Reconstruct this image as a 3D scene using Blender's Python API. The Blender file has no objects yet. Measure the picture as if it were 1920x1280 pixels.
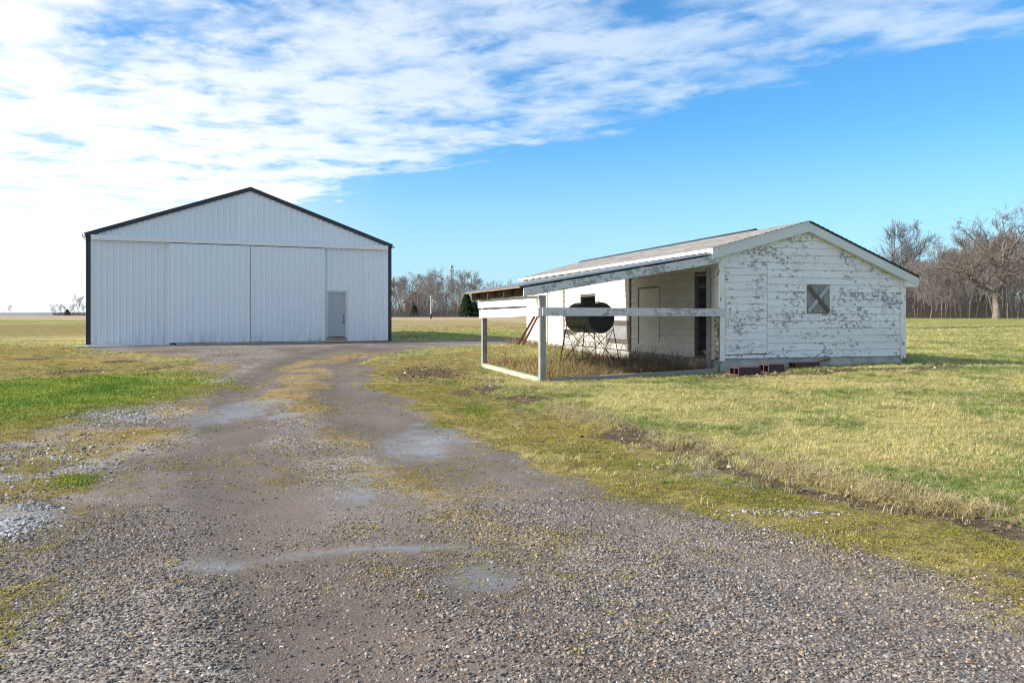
import bpy, bmesh, math, random
import numpy as np
from mathutils import Vector, Matrix

# ------------------------------------------------------------------ camera, world, sun, exposure
scn = bpy.context.scene
COL = scn.collection
EYE = 1.45
F = 1500.0                     # focal length in pixels of the 1920 px wide photograph
HZ = 591.0                     # horizon row
cam_d = bpy.data.cameras.new("camera")
cam_d.lens = 36.0 * F / 1920.0
cam_d.sensor_width = 36.0
cam_d.shift_y = -(640.0 - HZ) / 1920.0
cam_d.clip_start = 0.1
cam_d.clip_end = 20000
cam = bpy.data.objects.new("camera", cam_d)
cam.location = (0, 0, EYE)
cam.rotation_euler = (math.radians(90), 0, 0)
COL.objects.link(cam)
scn.camera = cam

SUN_EL = math.radians(29)
SUN_DIR = Vector((-1.0, -0.2, 0)).normalized() * math.cos(SUN_EL) + Vector((0, 0, math.sin(SUN_EL)))
sun_d = bpy.data.lights.new("sun", 'SUN')
sun_d.energy = 4.3
sun_d.angle = math.radians(0.55)
sun_d.color = (1.0, 0.93, 0.82)
sun = bpy.data.objects.new("sun", sun_d)
sun.rotation_euler = SUN_DIR.to_track_quat('Z', 'Y').to_euler()
sun.location = (-30, -6, 30)
COL.objects.link(sun)

scn.view_settings.view_transform = 'Standard'
scn.view_settings.look = 'None'
scn.view_settings.exposure = 0.92
scn.view_settings.gamma = 1.0
scn.view_settings.use_curve_mapping = False
scn.cycles.use_denoising = True
scn.cycles.denoising_prefilter = 'NONE'
scn.cycles.denoising_input_passes = 'RGB_ALBEDO_NORMAL'
scn.cycles.pixel_filter_type = 'BLACKMAN_HARRIS'
scn.cycles.filter_width = 1.15
scn.cycles.max_bounces = 6
scn.cycles.diffuse_bounces = 3
scn.cycles.glossy_bounces = 2
scn.cycles.transparent_max_bounces = 8
scn.cycles.sample_clamp_indirect = 8


class NT:
    """small helper round a node tree"""
    def __init__(self, tree):
        self.t = tree
        self.n = tree.nodes
        self.l = tree.links

    def node(self, kind, **kw):
        nd = self.n.new(kind)
        for k, v in kw.items():
            setattr(nd, k, v)
        return nd

    def put(self, sock, v):
        if isinstance(v, bpy.types.NodeSocket):
            self.l.new(v, sock)
        elif v is not None:
            if hasattr(sock.default_value, "__len__"):
                n = len(sock.default_value)
                if not hasattr(v, "__len__"):
                    v = (v,) * n
                v = tuple(v)
                if len(v) < n:
                    v = v + (1.0,)
                sock.default_value = v[:n]
            else:
                sock.default_value = v

    def math(self, op, a, b=None, c=None, clamp=False):
        nd = self.node('ShaderNodeMath', operation=op, use_clamp=clamp)
        self.put(nd.inputs[0], a)
        if b is not None:
            self.put(nd.inputs[1], b)
        if c is not None:
            self.put(nd.inputs[2], c)
        return nd.outputs[0]

    def vmath(self, op, a, b=None):
        nd = self.node('ShaderNodeVectorMath', operation=op)
        self.put(nd.inputs[0], a)
        if b is not None:
            self.put(nd.inputs[1], b)
        return nd.outputs[0]

    def step(self, v, lo, hi):
        nd = self.node('ShaderNodeMapRange', interpolation_type='SMOOTHSTEP')
        self.put(nd.inputs[0], v)
        self.put(nd.inputs[1], lo)
        self.put(nd.inputs[2], hi)
        return nd.outputs[0]

    def remap(self, v, lo, hi, a, b):
        nd = self.node('ShaderNodeMapRange')
        self.put(nd.inputs[0], v)
        for i, q in enumerate((lo, hi, a, b)):
            self.put(nd.inputs[i + 1], q)
        return nd.outputs[0]

    def noise(self, vec, scale, detail=4, rough=0.55, dist=0.0, color=False):
        nd = self.node('ShaderNodeTexNoise')
        if vec is not None:
            self.put(nd.inputs['Vector'], vec)
        self.put(nd.inputs['Scale'], scale)
        self.put(nd.inputs['Detail'], detail)
        self.put(nd.inputs['Roughness'], rough)
        self.put(nd.inputs['Distortion'], dist)
        return nd.outputs['Color' if color else 'Fac']

    def voronoi(self, vec, scale, feature='F1', rand=1.0):
        nd = self.node('ShaderNodeTexVoronoi', feature=feature)
        self.put(nd.inputs['Vector'], vec)
        self.put(nd.inputs['Scale'], scale)
        self.put(nd.inputs['Randomness'], rand)
        return nd

    def mix(self, f, a, b, mode='MIX'):
        nd = self.node('ShaderNodeMix', data_type='RGBA', blend_type=mode)
        self.put(nd.inputs[0], f)
        self.put(nd.inputs[6], a)
        self.put(nd.inputs[7], b)
        return nd.outputs[2]

    def mixf(self, f, a, b):
        nd = self.node('ShaderNodeMix', data_type='FLOAT')
        self.put(nd.inputs[0], f)
        self.put(nd.inputs[2], a)
        self.put(nd.inputs[3], b)
        return nd.outputs[0]

    def ramp(self, f, stops):
        nd = self.node('ShaderNodeValToRGB')
        el = nd.color_ramp.elements
        while len(el) < len(stops):
            el.new(0.5)
        for e, (p, c) in zip(el, stops):
            e.position = p
            e.color = tuple(c) + (1.0,) if len(c) == 3 else c
        self.put(nd.inputs[0], f)
        return nd.outputs[0]

    def sep(self, v):
        nd = self.node('ShaderNodeSeparateXYZ')
        self.put(nd.inputs[0], v)
        return nd.outputs

    def comb(self, x, y, z):
        nd = self.node('ShaderNodeCombineXYZ')
        for i, q in enumerate((x, y, z)):
            self.put(nd.inputs[i], q)
        return nd.outputs[0]

    def coord(self, which='Object'):
        return self.node('ShaderNodeTexCoord').outputs[which]

    def bump(self, h, strength=0.5, dist=0.02, normal=None):
        nd = self.node('ShaderNodeBump')
        self.put(nd.inputs['Strength'], strength)
        self.put(nd.inputs['Distance'], dist)
        self.put(nd.inputs['Height'], h)
        if normal is not None:
            self.put(nd.inputs['Normal'], normal)
        return nd.outputs[0]


def make_world():
    w = bpy.data.worlds.new("World")
    scn.world = w
    w.use_nodes = True
    t = NT(w.node_tree)
    bg = t.n['Background']
    sky = t.node('ShaderNodeTexSky', sky_type='NISHITA')
    sky.sun_disc = False
    sky.sun_elevation = SUN_EL
    sky.sun_rotation = math.atan2(SUN_DIR.x, SUN_DIR.y)
    sky.air_density = 1.0
    sky.dust_density = 0.6
    sky.ozone_density = 2.2
    d = t.coord('Generated')
    s = t.sep(d)
    z = t.math('MAXIMUM', s[2], 0.02)
    px = t.math('DIVIDE', s[0], z)
    py = t.math('DIVIDE', s[1], z)
    # cloud sheet seen in perspective: q runs across its straight edge, r along it
    q = t.math('DIVIDE', t.math('ADD', py, t.math('MULTIPLY', px, 1.11)), 1.494)
    r = t.math('DIVIDE', t.math('SUBTRACT', t.math('MULTIPLY', py, 1.11), px), 1.494)
    v = t.comb(t.math('MULTIPLY', q, 1.15), t.math('MULTIPLY', r, 0.9), 3.7)
    n1 = t.noise(v, 2.5, 8, 0.56, 0.25)
    n2 = t.noise(t.vmath('ADD', v, (4.1, 9.3, 0)), 0.65, 3, 0.5, 0.2)
    n3 = t.noise(t.vmath('ADD', v, (2.3, 1.3, 5)), 7.5, 6, 0.62, 0.3)
    edge = t.math('SUBTRACT', 3.66, q)
    edge = t.math('ADD', edge, t.math('MULTIPLY', t.math('SUBTRACT', n2, 0.5), 0.9))
    inside = t.step(edge, -0.3, 0.75)
    left = t.step(px, 1.2, -2.6)
    dens = t.math('ADD', t.math('MULTIPLY', n1, 0.76), t.math('MULTIPLY', n3, 0.24))
    warp = t.vmath('ADD', v, t.comb(t.math('MULTIPLY', n1, 0.55), t.math('MULTIPLY', n3, 0.35), 0.0))
    lump = t.node('ShaderNodeTexVoronoi', feature='SMOOTH_F1')
    t.put(lump.inputs['Vector'], warp)
    t.put(lump.inputs['Scale'], 4.2)
    t.put(lump.inputs['Smoothness'], 0.6)
    dens = t.math('ADD', dens, t.math('MULTIPLY', t.math('SUBTRACT', 0.42, lump.outputs['Distance']), 0.15))
    dens = t.math('ADD', dens, t.math('MULTIPLY', t.math('SUBTRACT', n2, 0.5), 0.22))
    dens = t.math('ADD', dens, t.math('MULTIPLY', left, 0.105))
    dens = t.math('SUBTRACT', dens, t.math('MULTIPLY', t.math('SUBTRACT', 1.0, inside), 0.5))
    cov = t.step(dens, 0.33, 0.64)
    cov = t.math('MULTIPLY', cov, t.mixf(left, 0.80, 0.98))
    # thin bright veil low on the sunward side
    lowv = t.step(s[2], 0.30, 0.03)
    side = t.step(s[0], -0.12, -0.46)
    veil = t.math('MULTIPLY', t.math('MULTIPLY', lowv, side), 0.9)
    cov = t.math('MAXIMUM', cov, veil)
    hor = t.math('MULTIPLY', t.step(s[2], 0.24, -0.02), 0.8)
    skyc = t.node('ShaderNodeHueSaturation')
    t.put(skyc.inputs['Hue'], 0.492)
    t.put(skyc.inputs['Saturation'], 1.15)
    t.put(skyc.inputs['Value'], 1.0)
    t.put(skyc.inputs['Color'], sky.outputs[0])
    base = t.mix(1.0, skyc.outputs[0], SKY_TINT, 'MULTIPLY')
    base = t.mix(hor, base, (1.95, 3.0, 3.65, 1))
    cloud = t.mix(left, (2.45, 3.0, 3.65, 1), (4.0, 4.1, 4.2, 1))
    col = t.mix(cov, base, cloud)
    t.put(bg.inputs['Color'], col)
    t.put(bg.inputs['Strength'], 0.15)


SKY_TINT = (0.365, 0.595, 0.76, 1)
make_world()

# ------------------------------------------------------------------ materials
def new_mat(name):
    m = bpy.data.materials.new(name)
    m.use_nodes = True
    t = NT(m.node_tree)
    return m, t, t.n['Principled BSDF']


def simple(name, col, rough=0.6, metal=0.0, var=0.15, scale=6.0, bump=0.0, spec=0.5, bscale=60.0):
    m, t, b = new_mat(name)
    c = t.coord()
    n = t.noise(c, scale, 5)
    f = t.remap(n, 0.25, 0.75, 1 - var, 1 + var)
    t.put(b.inputs['Base Color'], t.mix(1.0, col, t.comb(f, f, f), 'MULTIPLY'))
    t.put(b.inputs['Roughness'], rough)
    t.put(b.inputs['Metallic'], metal)
    t.put(b.inputs['Specular IOR Level'], spec)
    if bump:
        t.put(b.inputs['Normal'], t.bump(t.noise(c, bscale, 4), bump, 0.01))
    return m


def peeling(name, axis, peel, paint=(0.78, 0.78, 0.77), wood=(0.27, 0.255, 0.25), dirt=0.25, chip=1.0, grainy=0.0):
    """old paint flaking off grey boards; axis = the way the boards run"""
    m, t, b = new_mat(name)
    c = t.coord()
    rnd = t.node('ShaderNodeObjectInfo').outputs['Random']
    off = t.comb(t.math('MULTIPLY', rnd, 37.0), t.math('MULTIPLY', rnd, 91.0), t.math('MULTIPLY', rnd, 53.0))
    k = {'x': (0.62, 1, 1), 'y': (1, 0.62, 1), 'z': (1, 1, 0.5)}[axis]
    g = {'x': (0.06, 1, 1), 'y': (1, 0.06, 1), 'z': (1, 1, 0.06)}[axis]
    cs = t.vmath('MULTIPLY', c, k)
    big = t.noise(cs, 1.9, 3, 0.6)
    flake = t.noise(t.vmath('ADD', cs, off), 11.0 * chip, 9, 0.68, 0.5)
    fine = t.noise(t.vmath('ADD', cs, off), 30.0 * chip, 4, 0.7, 0.2)
    fl = t.math('ADD', t.math('MULTIPLY', flake, 0.75), t.math('MULTIPLY', fine, 0.25))
    fl = t.math('ADD', fl, t.math('MULTIPLY', t.math('SUBTRACT', big, 0.5), 0.40))
    fl = t.math('ADD', fl, t.math('MULTIPLY', t.math('SUBTRACT', rnd, 0.5), 0.05))
    bare = t.step(fl, 0.655 - peel, 0.672 - peel)
    grain = t.noise(t.vmath('MULTIPLY', t.vmath('ADD', c, off), g), 70.0, 5, 0.6)
    stain = t.noise(t.vmath('ADD', cs, off), 2.2, 6, 0.6)
    pc = t.mix(t.math('MULTIPLY', t.step(stain, 0.45, 0.8), dirt), paint, (paint[0] * 0.55, paint[1] * 0.53, paint[2] * 0.48, 1))
    pc = t.mix(t.math('MULTIPLY', t.step(grain, 0.56, 0.7), 0.18 + grainy), pc, (0.34, 0.33, 0.32, 1))
    shade = t.remap(rnd, 0, 1, 0.93, 1.04)
    pc = t.mix(1.0, pc, t.comb(shade, shade, shade), 'MULTIPLY')
    wf = t.remap(grain, 0.3, 0.7, 0.65, 1.35)
    wc = t.mix(1.0, wood, t.comb(wf, wf, wf), 'MULTIPLY')
    t.put(b.inputs['Base Color'], t.mix(bare, pc, wc))
    t.put(b.inputs['Roughness'], t.mixf(bare, 0.55, 0.9))
    t.put(b.inputs['Specular IOR Level'], 0.3)
    h = t.math('ADD', t.math('MULTIPLY', bare, -0.7), t.math('MULTIPLY', grain, 0.5))
    t.put(b.inputs['Normal'], t.bump(h, 0.45, 0.004))
    return m


def weathered(name, axis, col, dark=0.5, rough=0.9):
    m, t, b = new_mat(name)
    c = t.coord()
    rnd = t.node('ShaderNodeObjectInfo').outputs['Random']
    off = t.comb(t.math('MULTIPLY', rnd, 37.0), t.math('MULTIPLY', rnd, 91.0), t.math('MULTIPLY', rnd, 53.0))
    g = {'x': (0.05, 1, 1), 'y': (1, 0.05, 1), 'z': (1, 1, 0.05)}[axis]
    grain = t.noise(t.vmath('MULTIPLY', t.vmath('ADD', c, off), g), 60.0, 6, 0.65)
    blot = t.noise(t.vmath('ADD', c, off), 3.0, 5, 0.6)
    f = t.math('ADD', t.math('MULTIPLY', grain, 0.6), t.math('MULTIPLY', blot, 0.4))
    lo = tuple(q * dark for q in col)
    hi = tuple(min(1, q * 1.35) for q in col)
    t.put(b.inputs['Base Color'], t.ramp(f, [(0.3, lo), (0.5, col), (0.7, hi)]))
    t.put(b.inputs['Roughness'], rough)
    t.put(b.inputs['Specular IOR Level'], 0.2)
    t.put(b.inputs['Normal'], t.bump(grain, 0.5, 0.004))
    return m


M = {}
M['gable_paint'] = peeling("gable_paint", 'x', 0.103, paint=(0.78, 0.775, 0.785), wood=(0.33, 0.32, 0.35), dirt=0.22, chip=1.25)
M['side_paint'] = peeling("side_paint", 'y', 0.0, paint=(0.80, 0.77, 0.70), dirt=0.35)
M['worn_side_paint'] = peeling("worn_side_paint", 'y', 0.17, paint=(0.72, 0.68, 0.61), dirt=0.5, wood=(0.22, 0.2, 0.18))
M['upright_paint'] = peeling("upright_paint", 'z', 0.07, paint=(0.80, 0.79, 0.76), dirt=0.35)
M['rail_paint'] = peeling("rail_paint", 'x', 0.12, paint=(0.58, 0.585, 0.60), wood=(0.34, 0.335, 0.335), dirt=0.4, grainy=0.25)  # greyed paint, shade put into the colour of the front-facing boards
M['end_rail_paint'] = peeling("end_rail_paint", 'y', 0.03, paint=(0.80, 0.79, 0.74), dirt=0.35)  # same rails whiter, sunlight put into the left-facing boards' colour
M['fascia_white'] = simple("fascia_white", (0.74, 0.74, 0.73), 0.45, var=0.06, scale=3)
M['rake_wrap'] = simple("rake_wrap", (0.60, 0.61, 0.62), 0.4, var=0.07, scale=2.5)
M['post_wood'] = weathered("post_wood", 'z', (0.30, 0.285, 0.27))
M['sill_wood'] = weathered("sill_wood", 'x', (0.27, 0.26, 0.23))
M['sill_green'] = weathered("sill_green", 'y', (0.36, 0.38, 0.30), 0.65)
M['raw_wood'] = weathered("raw_wood", 'x', (0.105, 0.075, 0.052), 0.5)
M['grey_plank'] = weathered("grey_plank", 'z', (0.27, 0.265, 0.27), 0.5)
M['dark_brace'] = weathered("dark_brace", 'x', (0.13, 0.115, 0.105), 0.6)
M['brown_trim'] = weathered("brown_trim", 'z', (0.32, 0.24, 0.17), 0.6)
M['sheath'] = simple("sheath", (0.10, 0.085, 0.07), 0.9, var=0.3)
M['pale_plank'] = weathered('pale_plank', 'x', (0.42, 0.43, 0.46), 0.7)
M['tan_wood'] = weathered("tan_wood", 'z', (0.42, 0.28, 0.14), 0.7)
M['rust'] = simple("rust", (0.17, 0.065, 0.035), 0.85, var=0.4, scale=20, bump=0.3)
M['clay'] = simple("clay", (0.072, 0.030, 0.034), 0.75, var=0.35, scale=14, bump=0.35)
M['black_steel'] = simple("black_steel", (0.014, 0.014, 0.016), 0.6, 0.0, var=0.5, scale=9, bump=0.08, bscale=25)
M['drum_paint'] = simple('drum_paint', (0.085, 0.095, 0.115), 0.3, 0.0, var=0.5, scale=5, bump=0.1, bscale=14)  # blue-grey sky sheen put into the body colour, ends kept black
M['worn_rim'] = simple('worn_rim', (0.16, 0.15, 0.14), 0.6, var=0.5, scale=20)  # worn steel, also lightened to paint highlights on rims and ribs
M['rod_steel'] = simple("rod_steel", (0.03, 0.026, 0.024), 0.7, 0.0, var=0.4, scale=30)
M['dark_inside'] = simple('dark_inside', (0.025, 0.022, 0.02), 0.95, var=0.3)  # near-black colour stands in for the shade indoors
M['galv'] = simple("galv", (0.42, 0.45, 0.48), 0.4, 0.6, var=0.15, scale=5)
M['rubbish'] = simple("rubbish", (0.5, 0.52, 0.55), 0.8, var=0.5, scale=9)
M['hill'] = simple("hill", (0.16, 0.18, 0.21), 0.95, var=0.2, scale=0.01)  # blue-grey puts distance haze into the colour
M['wire'] = simple("wire", (0.13, 0.12, 0.11), 0.7, 0.0, var=0.2)


def concrete_mat():
    m, t, b = new_mat("concrete")
    c = t.coord()
    n = t.noise(c, 2.5, 7, 0.62)
    n2 = t.noise(c, 30, 4)
    f = t.math('ADD', t.math('MULTIPLY', n, 0.75), t.math('MULTIPLY', n2, 0.25))
    t.put(b.inputs['Base Color'], t.ramp(f, [(0.3, (0.24, 0.235, 0.215)), (0.5, (0.42, 0.415, 0.39)), (0.7, (0.54, 0.535, 0.51))]))
    t.put(b.inputs['Roughness'], 0.9)
    t.put(b.inputs['Normal'], t.bump(t.noise(c, 45, 5), 0.3, 0.006))
    return m


M['concrete'] = concrete_mat()


def barn_metal(name, col, rough=0.34):
    m, t, b = new_mat(name)
    c = t.coord()
    dirt = t.noise(t.vmath('MULTIPLY', c, (3.0, 3.0, 0.25)), 1.6, 6, 0.6)
    s = t.sep(c)
    low = t.step(s[2], 0.95, 0.3)
    f = t.math('MULTIPLY', t.step(dirt, 0.42, 0.75), t.mixf(low, 0.035, 0.55))
    rnd = t.node('ShaderNodeObjectInfo').outputs['Random']
    k = t.remap(rnd, 0, 1, 0.965, 1.02)
    cc = t.mix(1.0, col, t.comb(k, k, k), 'MULTIPLY')
    t.put(b.inputs['Base Color'], t.mix(f, cc, (0.33, 0.33, 0.31, 1)))
    t.put(b.inputs['Roughness'], rough)
    # oil-canning of thin sheet
    t.put(b.inputs['Normal'], t.bump(t.noise(t.vmath('MULTIPLY', c, (1.0, 1.0, 0.35)), 2.4, 2), 0.06, 0.03))
    return m


M['barn_white'] = barn_metal("barn_white", (0.71, 0.755, 0.81))
M['barn_trim_white'] = barn_metal("barn_trim_white", (0.74, 0.74, 0.74))
M['barn_dark'] = simple("barn_dark", (0.016, 0.019, 0.028), 0.4, var=0.2, scale=3)
M['barn_door_grey'] = simple("barn_door_grey", (0.36, 0.38, 0.42), 0.45, var=0.05, scale=2)
M['barn_roof'] = simple("barn_roof", (0.03, 0.033, 0.042), 0.45, var=0.2)
M['hardware'] = simple("hardware", (0.05, 0.045, 0.04), 0.4, 0.6, var=0.2)
M['door_casing'] = peeling("door_casing", 'z', 0.04, paint=(0.66, 0.64, 0.6), dirt=0.6, wood=(0.2, 0.16, 0.12))


def shingle_mat():
    m, t, b = new_mat("shingles")
    c = t.coord()
    s = t.sep(c)
    row = t.math('FLOOR', t.math('MULTIPLY', s[0], 7.0))
    cell = t.comb(row, t.math('FLOOR', t.math('ADD', t.math('MULTIPLY', s[1], 3.2), t.math('MULTIPLY', row, 0.5))), 0)
    wn = t.node('ShaderNodeTexWhiteNoise')
    t.put(wn.inputs['Vector'], cell)
    streak = t.noise(t.vmath('MULTIPLY', c, (1.0, 0.25, 1.0)), 2.0, 6, 0.65)
    f = t.math('ADD', t.math('MULTIPLY', wn.outputs['Value'], 0.18), t.math('MULTIPLY', streak, 0.82))
    t.put(b.inputs['Base Color'], t.ramp(f, [(0.2, (0.13, 0.125, 0.125)), (0.5, (0.21, 0.205, 0.205)), (0.8, (0.29, 0.285, 0.285))]))
    t.put(b.inputs['Roughness'], 0.95)
    t.put(b.inputs['Specular IOR Level'], 0.15)
    t.put(b.inputs['Normal'], t.bump(t.noise(c, 120, 3), 0.3, 0.004))
    return m


M['shingles'] = shingle_mat()


def bark(name, lo, hi, scale=3.0):
    m, t, b = new_mat(name)
    c = t.coord()
    n = t.noise(t.vmath('MULTIPLY', c, (1, 1, 0.35)), scale, 6, 0.65)
    rnd = t.node('ShaderNodeObjectInfo').outputs['Random']
    k = t.remap(rnd, 0, 1, 0.75, 1.25)
    col = t.ramp(n, [(0.3, lo), (0.7, hi)])
    t.put(b.inputs['Base Color'], t.mix(1.0, col, t.comb(k, k, k), 'MULTIPLY'))
    t.put(b.inputs['Roughness'], 0.95)
    t.put(b.inputs['Specular IOR Level'], 0.1)
    return m


M['bark'] = bark("bark", (0.10, 0.082, 0.07), (0.24, 0.205, 0.175))
M['bark_pale'] = bark("bark_pale", (0.12, 0.10, 0.08), (0.26, 0.225, 0.185))
M['twigs'] = bark("twigs", (0.135, 0.119, 0.114), (0.245, 0.217, 0.207))
M['brush'] = bark("brush", (0.12, 0.103, 0.092), (0.26, 0.222, 0.195), 0.6)
M['needles'] = bark("needles", (0.012, 0.028, 0.014), (0.045, 0.07, 0.03), 2.0)


def tinted(name, rough=0.9, trans=0.25):
    """colour comes from the 'tint' that every scattered stone, blade or stalk carries"""
    m, t, b = new_mat(name)
    a = t.node('ShaderNodeAttribute', attribute_type='INSTANCER', attribute_name='tint')
    t.put(b.inputs['Base Color'], a.outputs['Color'])
    t.put(b.inputs['Roughness'], rough)
    t.put(b.inputs['Specular IOR Level'], 0.25)
    if trans:
        tr = t.node('ShaderNodeBsdfTranslucent')
        t.put(tr.inputs['Color'], a.outputs['Color'])
        mx = t.node('ShaderNodeMixShader')
        t.put(mx.inputs[0], trans)
        t.l.new(b.outputs[0], mx.inputs[1])
        t.l.new(tr.outputs[0], mx.inputs[2])
        t.l.new(mx.outputs[0], t.n['Material Output'].inputs['Surface'])
    return m


M['blade'] = tinted("blade", 0.75, 0.3)
M['stone'] = tinted("stone", 0.8, 0.0)


# ------------------------------------------------------------------ terrain and its zones
def ss(a, b, x):
    k = np.clip((x - a) / (b - a), 0, 1)
    return k * k * (3 - 2 * k)


def vnoise(x, y, scale, seed=0):
    """value noise, 0..1"""
    x = np.asarray(x, float) * scale + 1000.5 + seed * 17.3
    y = np.asarray(y, float) * scale + 1000.5 + seed * 7.9
    xi, yi = np.floor(x).astype(np.int64), np.floor(y).astype(np.int64)
    fx, fy = x - xi, y - yi
    fx, fy = fx * fx * (3 - 2 * fx), fy * fy * (3 - 2 * fy)

    def h(a, b):
        n = (a * 374761393 + b * 668265263 + seed * 974711) & 0xFFFFFFFF
        n = ((n ^ (n >> 13)) * 1274126177) & 0xFFFFFFFF
        return ((n ^ (n >> 16)) & 0xFFFF) / 65535.0
    return (h(xi, yi) * (1 - fx) + h(xi + 1, yi) * fx) * (1 - fy) + (h(xi, yi + 1) * (1 - fx) + h(xi + 1, yi + 1) * fx) * fy


def fbm(x, y, scale, seed=0, o=4):
    s, a, tot = 0, 1.0, 0
    for i in range(o):
        s = s + a * vnoise(x, y, scale * 2 ** i, seed + i)
        tot += a
        a *= 0.5
    return s / tot


def relief(x, y):
    x, y = np.asarray(x, float), np.asarray(y, float)
    z = 0.28 * ss(20, 36, y) + 0.80 * ss(40, 125, y)
    z = z + 0.30 * ss(60, 200, y) * ss(-20, -90, x)
    z = z + 0.20 * np.exp(-(((x - 10) / 5.0) ** 2 + ((y - 21) / 5.0) ** 2))
    z = z - 0.12 * np.exp(-((x / 3.0) ** 2 + ((y - 21) / 5.0) ** 2))
    near = ss(140, 40, y)
    z = z + near * 0.05 * (fbm(x, y, 0.35, 3, 3) - 0.5) + 0.022 * ss(30, 12, y) * (fbm(x, y, 2.2, 9, 3) - 0.5)
    return z


def ground_at(px, py):
    """point of the ground that lies on the line of sight through a pixel of the 1920 px photograph"""
    z = 0.0
    for _ in range(14):
        d = (EYE - z) * F / max(py - HZ, 0.5)
        x, y = (px - 960.0) / F * d, d
        z = 0.5 * z + 0.5 * float(relief(x, y))
    return np.array((x, y))


def curve(*pts):
    return np.array([ground_at(*p) for p in pts])


def d_line(x, y, line, closed=False):
    best = np.full(x.shape, 1e9)
    n = len(line)
    for i in range(n if closed else n - 1):
        a, b = line[i], line[(i + 1) % n]
        ab = b - a
        L = max(ab @ ab, 1e-9)
        k = np.clip(((x - a[0]) * ab[0] + (y - a[1]) * ab[1]) / L, 0, 1)
        best = np.minimum(best, (x - a[0] - k * ab[0]) ** 2 + (y - a[1] - k * ab[1]) ** 2)
    return np.sqrt(best)


def sd_poly(x, y, poly):
    """signed distance, positive inside"""
    d = d_line(x, y, poly, True)
    ins = np.zeros(x.shape, bool)
    n = len(poly)
    for i in range(n):
        (x0, y0), (x1, y1) = poly[i], poly[(i + 1) % n]
        if y0 == y1:
            continue
        c = ((y0 > y) != (y1 > y)) & (x < (x1 - x0) * (y - y0) / (y1 - y0) + x0)
        ins ^= c
    return np.where(ins, d, -d)


def ell(x, y, cx, cy, rx, ry):
    c = ground_at(cx, cy)
    a = abs(ground_at(cx + rx, cy)[0] - c[0])
    b = abs(ground_at(cx, cy - ry)[1] - ground_at(cx, cy + ry)[1]) / 2
    return 1 - np.sqrt(((x - c[0]) / a) ** 2 + ((y - c[1]) / b) ** 2)


DRIVE = curve((1300, 641), (985, 644), (880, 648), (800, 653), (745, 659), (705, 668), (692, 684), (712, 705), (745, 732), (795, 768), (850, 798),
              (905, 824), (1000, 862), (1120, 902), (1300, 944), (1420, 975), (1560, 1012), (1700, 1055), (1920, 1120),
              (2400, 1265), (2900, 1500), (-900, 1500), (-500, 1000), (0, 832), (120, 788), (255, 752), (330, 722), (385, 695), (370, 672), (300, 664),
              (200, 659), (165, 653), (165, 648), (732, 638), (800, 640), (900, 637), (985, 635), (1300, 632))
VERGE_EDGE = curve((790, 675), (860, 690), (930, 735), (1020, 775), (1120, 806), (1220, 834), (1280, 850), (1400, 885), (1500, 910), (1640, 945), (1760, 970), (1920, 1012), (2400, 1150))
VERGE = curve((985, 650), (880, 655), (760, 668), (692, 680), (700, 712), (750, 748), (820, 795), (900, 832), (1000, 870), (1120, 910), (1300, 955), (1420, 985), (1560, 1030), (1700, 1075), (1920, 1140), (2400, 1290),
              (2400, 1150), (1920, 1012), (1760, 970), (1640, 945), (1500, 910), (1400, 885), (1280, 850), (1220, 834), (1120, 806), (1020, 775), (930, 735), (900, 700), (905, 690))
LEFT_MOSS = curve((-700, 880), (-300, 850), (0, 836), (120, 790), (255, 755), (330, 722), (375, 695), (330, 680), (200, 668), (160, 655), (155, 648), (-300, 652), (-900, 700))
MOSS_A = curve((-300, 925), (0, 900), (90, 890), (165, 868), (190, 850), (260, 800), (230, 800), (150, 850), (120, 905), (160, 925), (100, 948), (0, 955), (-300, 975))
MOSS_B = curve((40, 1000), (130, 975), (150, 1005), (120, 1035), (60, 1048))
MOSS_C = curve((-300, 1130), (0, 1085), (150, 1080), (150, 1110), (100, 1150), (60, 1200), (0, 1260), (-300, 1300))
LOOSE_L = curve((-300, 1050), (0, 1015), (60, 990), (115, 955), (100, 940), (0, 945), (-300, 990))
TRACK_L = curve((735, 645), (650, 652), (560, 675), (470, 720), (435, 770), (430, 860), (470, 960), (560, 1090), (660, 1290))
TRACK_R = curve((720, 655), (660, 675), (632, 705), (650, 755), (710, 810), (810, 860), (950, 918), (1110, 962), (1350, 1035), (1620, 1110), (1950, 1210))
MID = curve((690, 662), (610, 672), (560, 700), (545, 735), (590, 785), (645, 835), (720, 880), (790, 925), (870, 965), (980, 1010))
EDGE_MOSS = curve((700, 700), (760, 750), (830, 795))
BACK_LANE = curve((690, 650), (800, 646), (985, 639), (1300, 636))
FIELD_LANE = curve((1500, 615), (1750, 615), (1850, 612), (2100, 609))
DIRT = [curve((905, 722), (940, 742), (985, 760)), curve((1140, 812), (1220, 834), (1280, 850)), curve((1280, 850), (1400, 886), (1500, 912)),
        curve((1500, 912), (1640, 946), (1760, 971), (1920, 1013), (2300, 1120)), curve((1350, 708), (1500, 699), (1640, 692), (1800, 689)),
        curve((1030, 712), (1200, 704), (1340, 702))]
PEN = curve((905, 690), (1018, 712), (1340, 696), (1180, 662), (985, 652))


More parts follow.
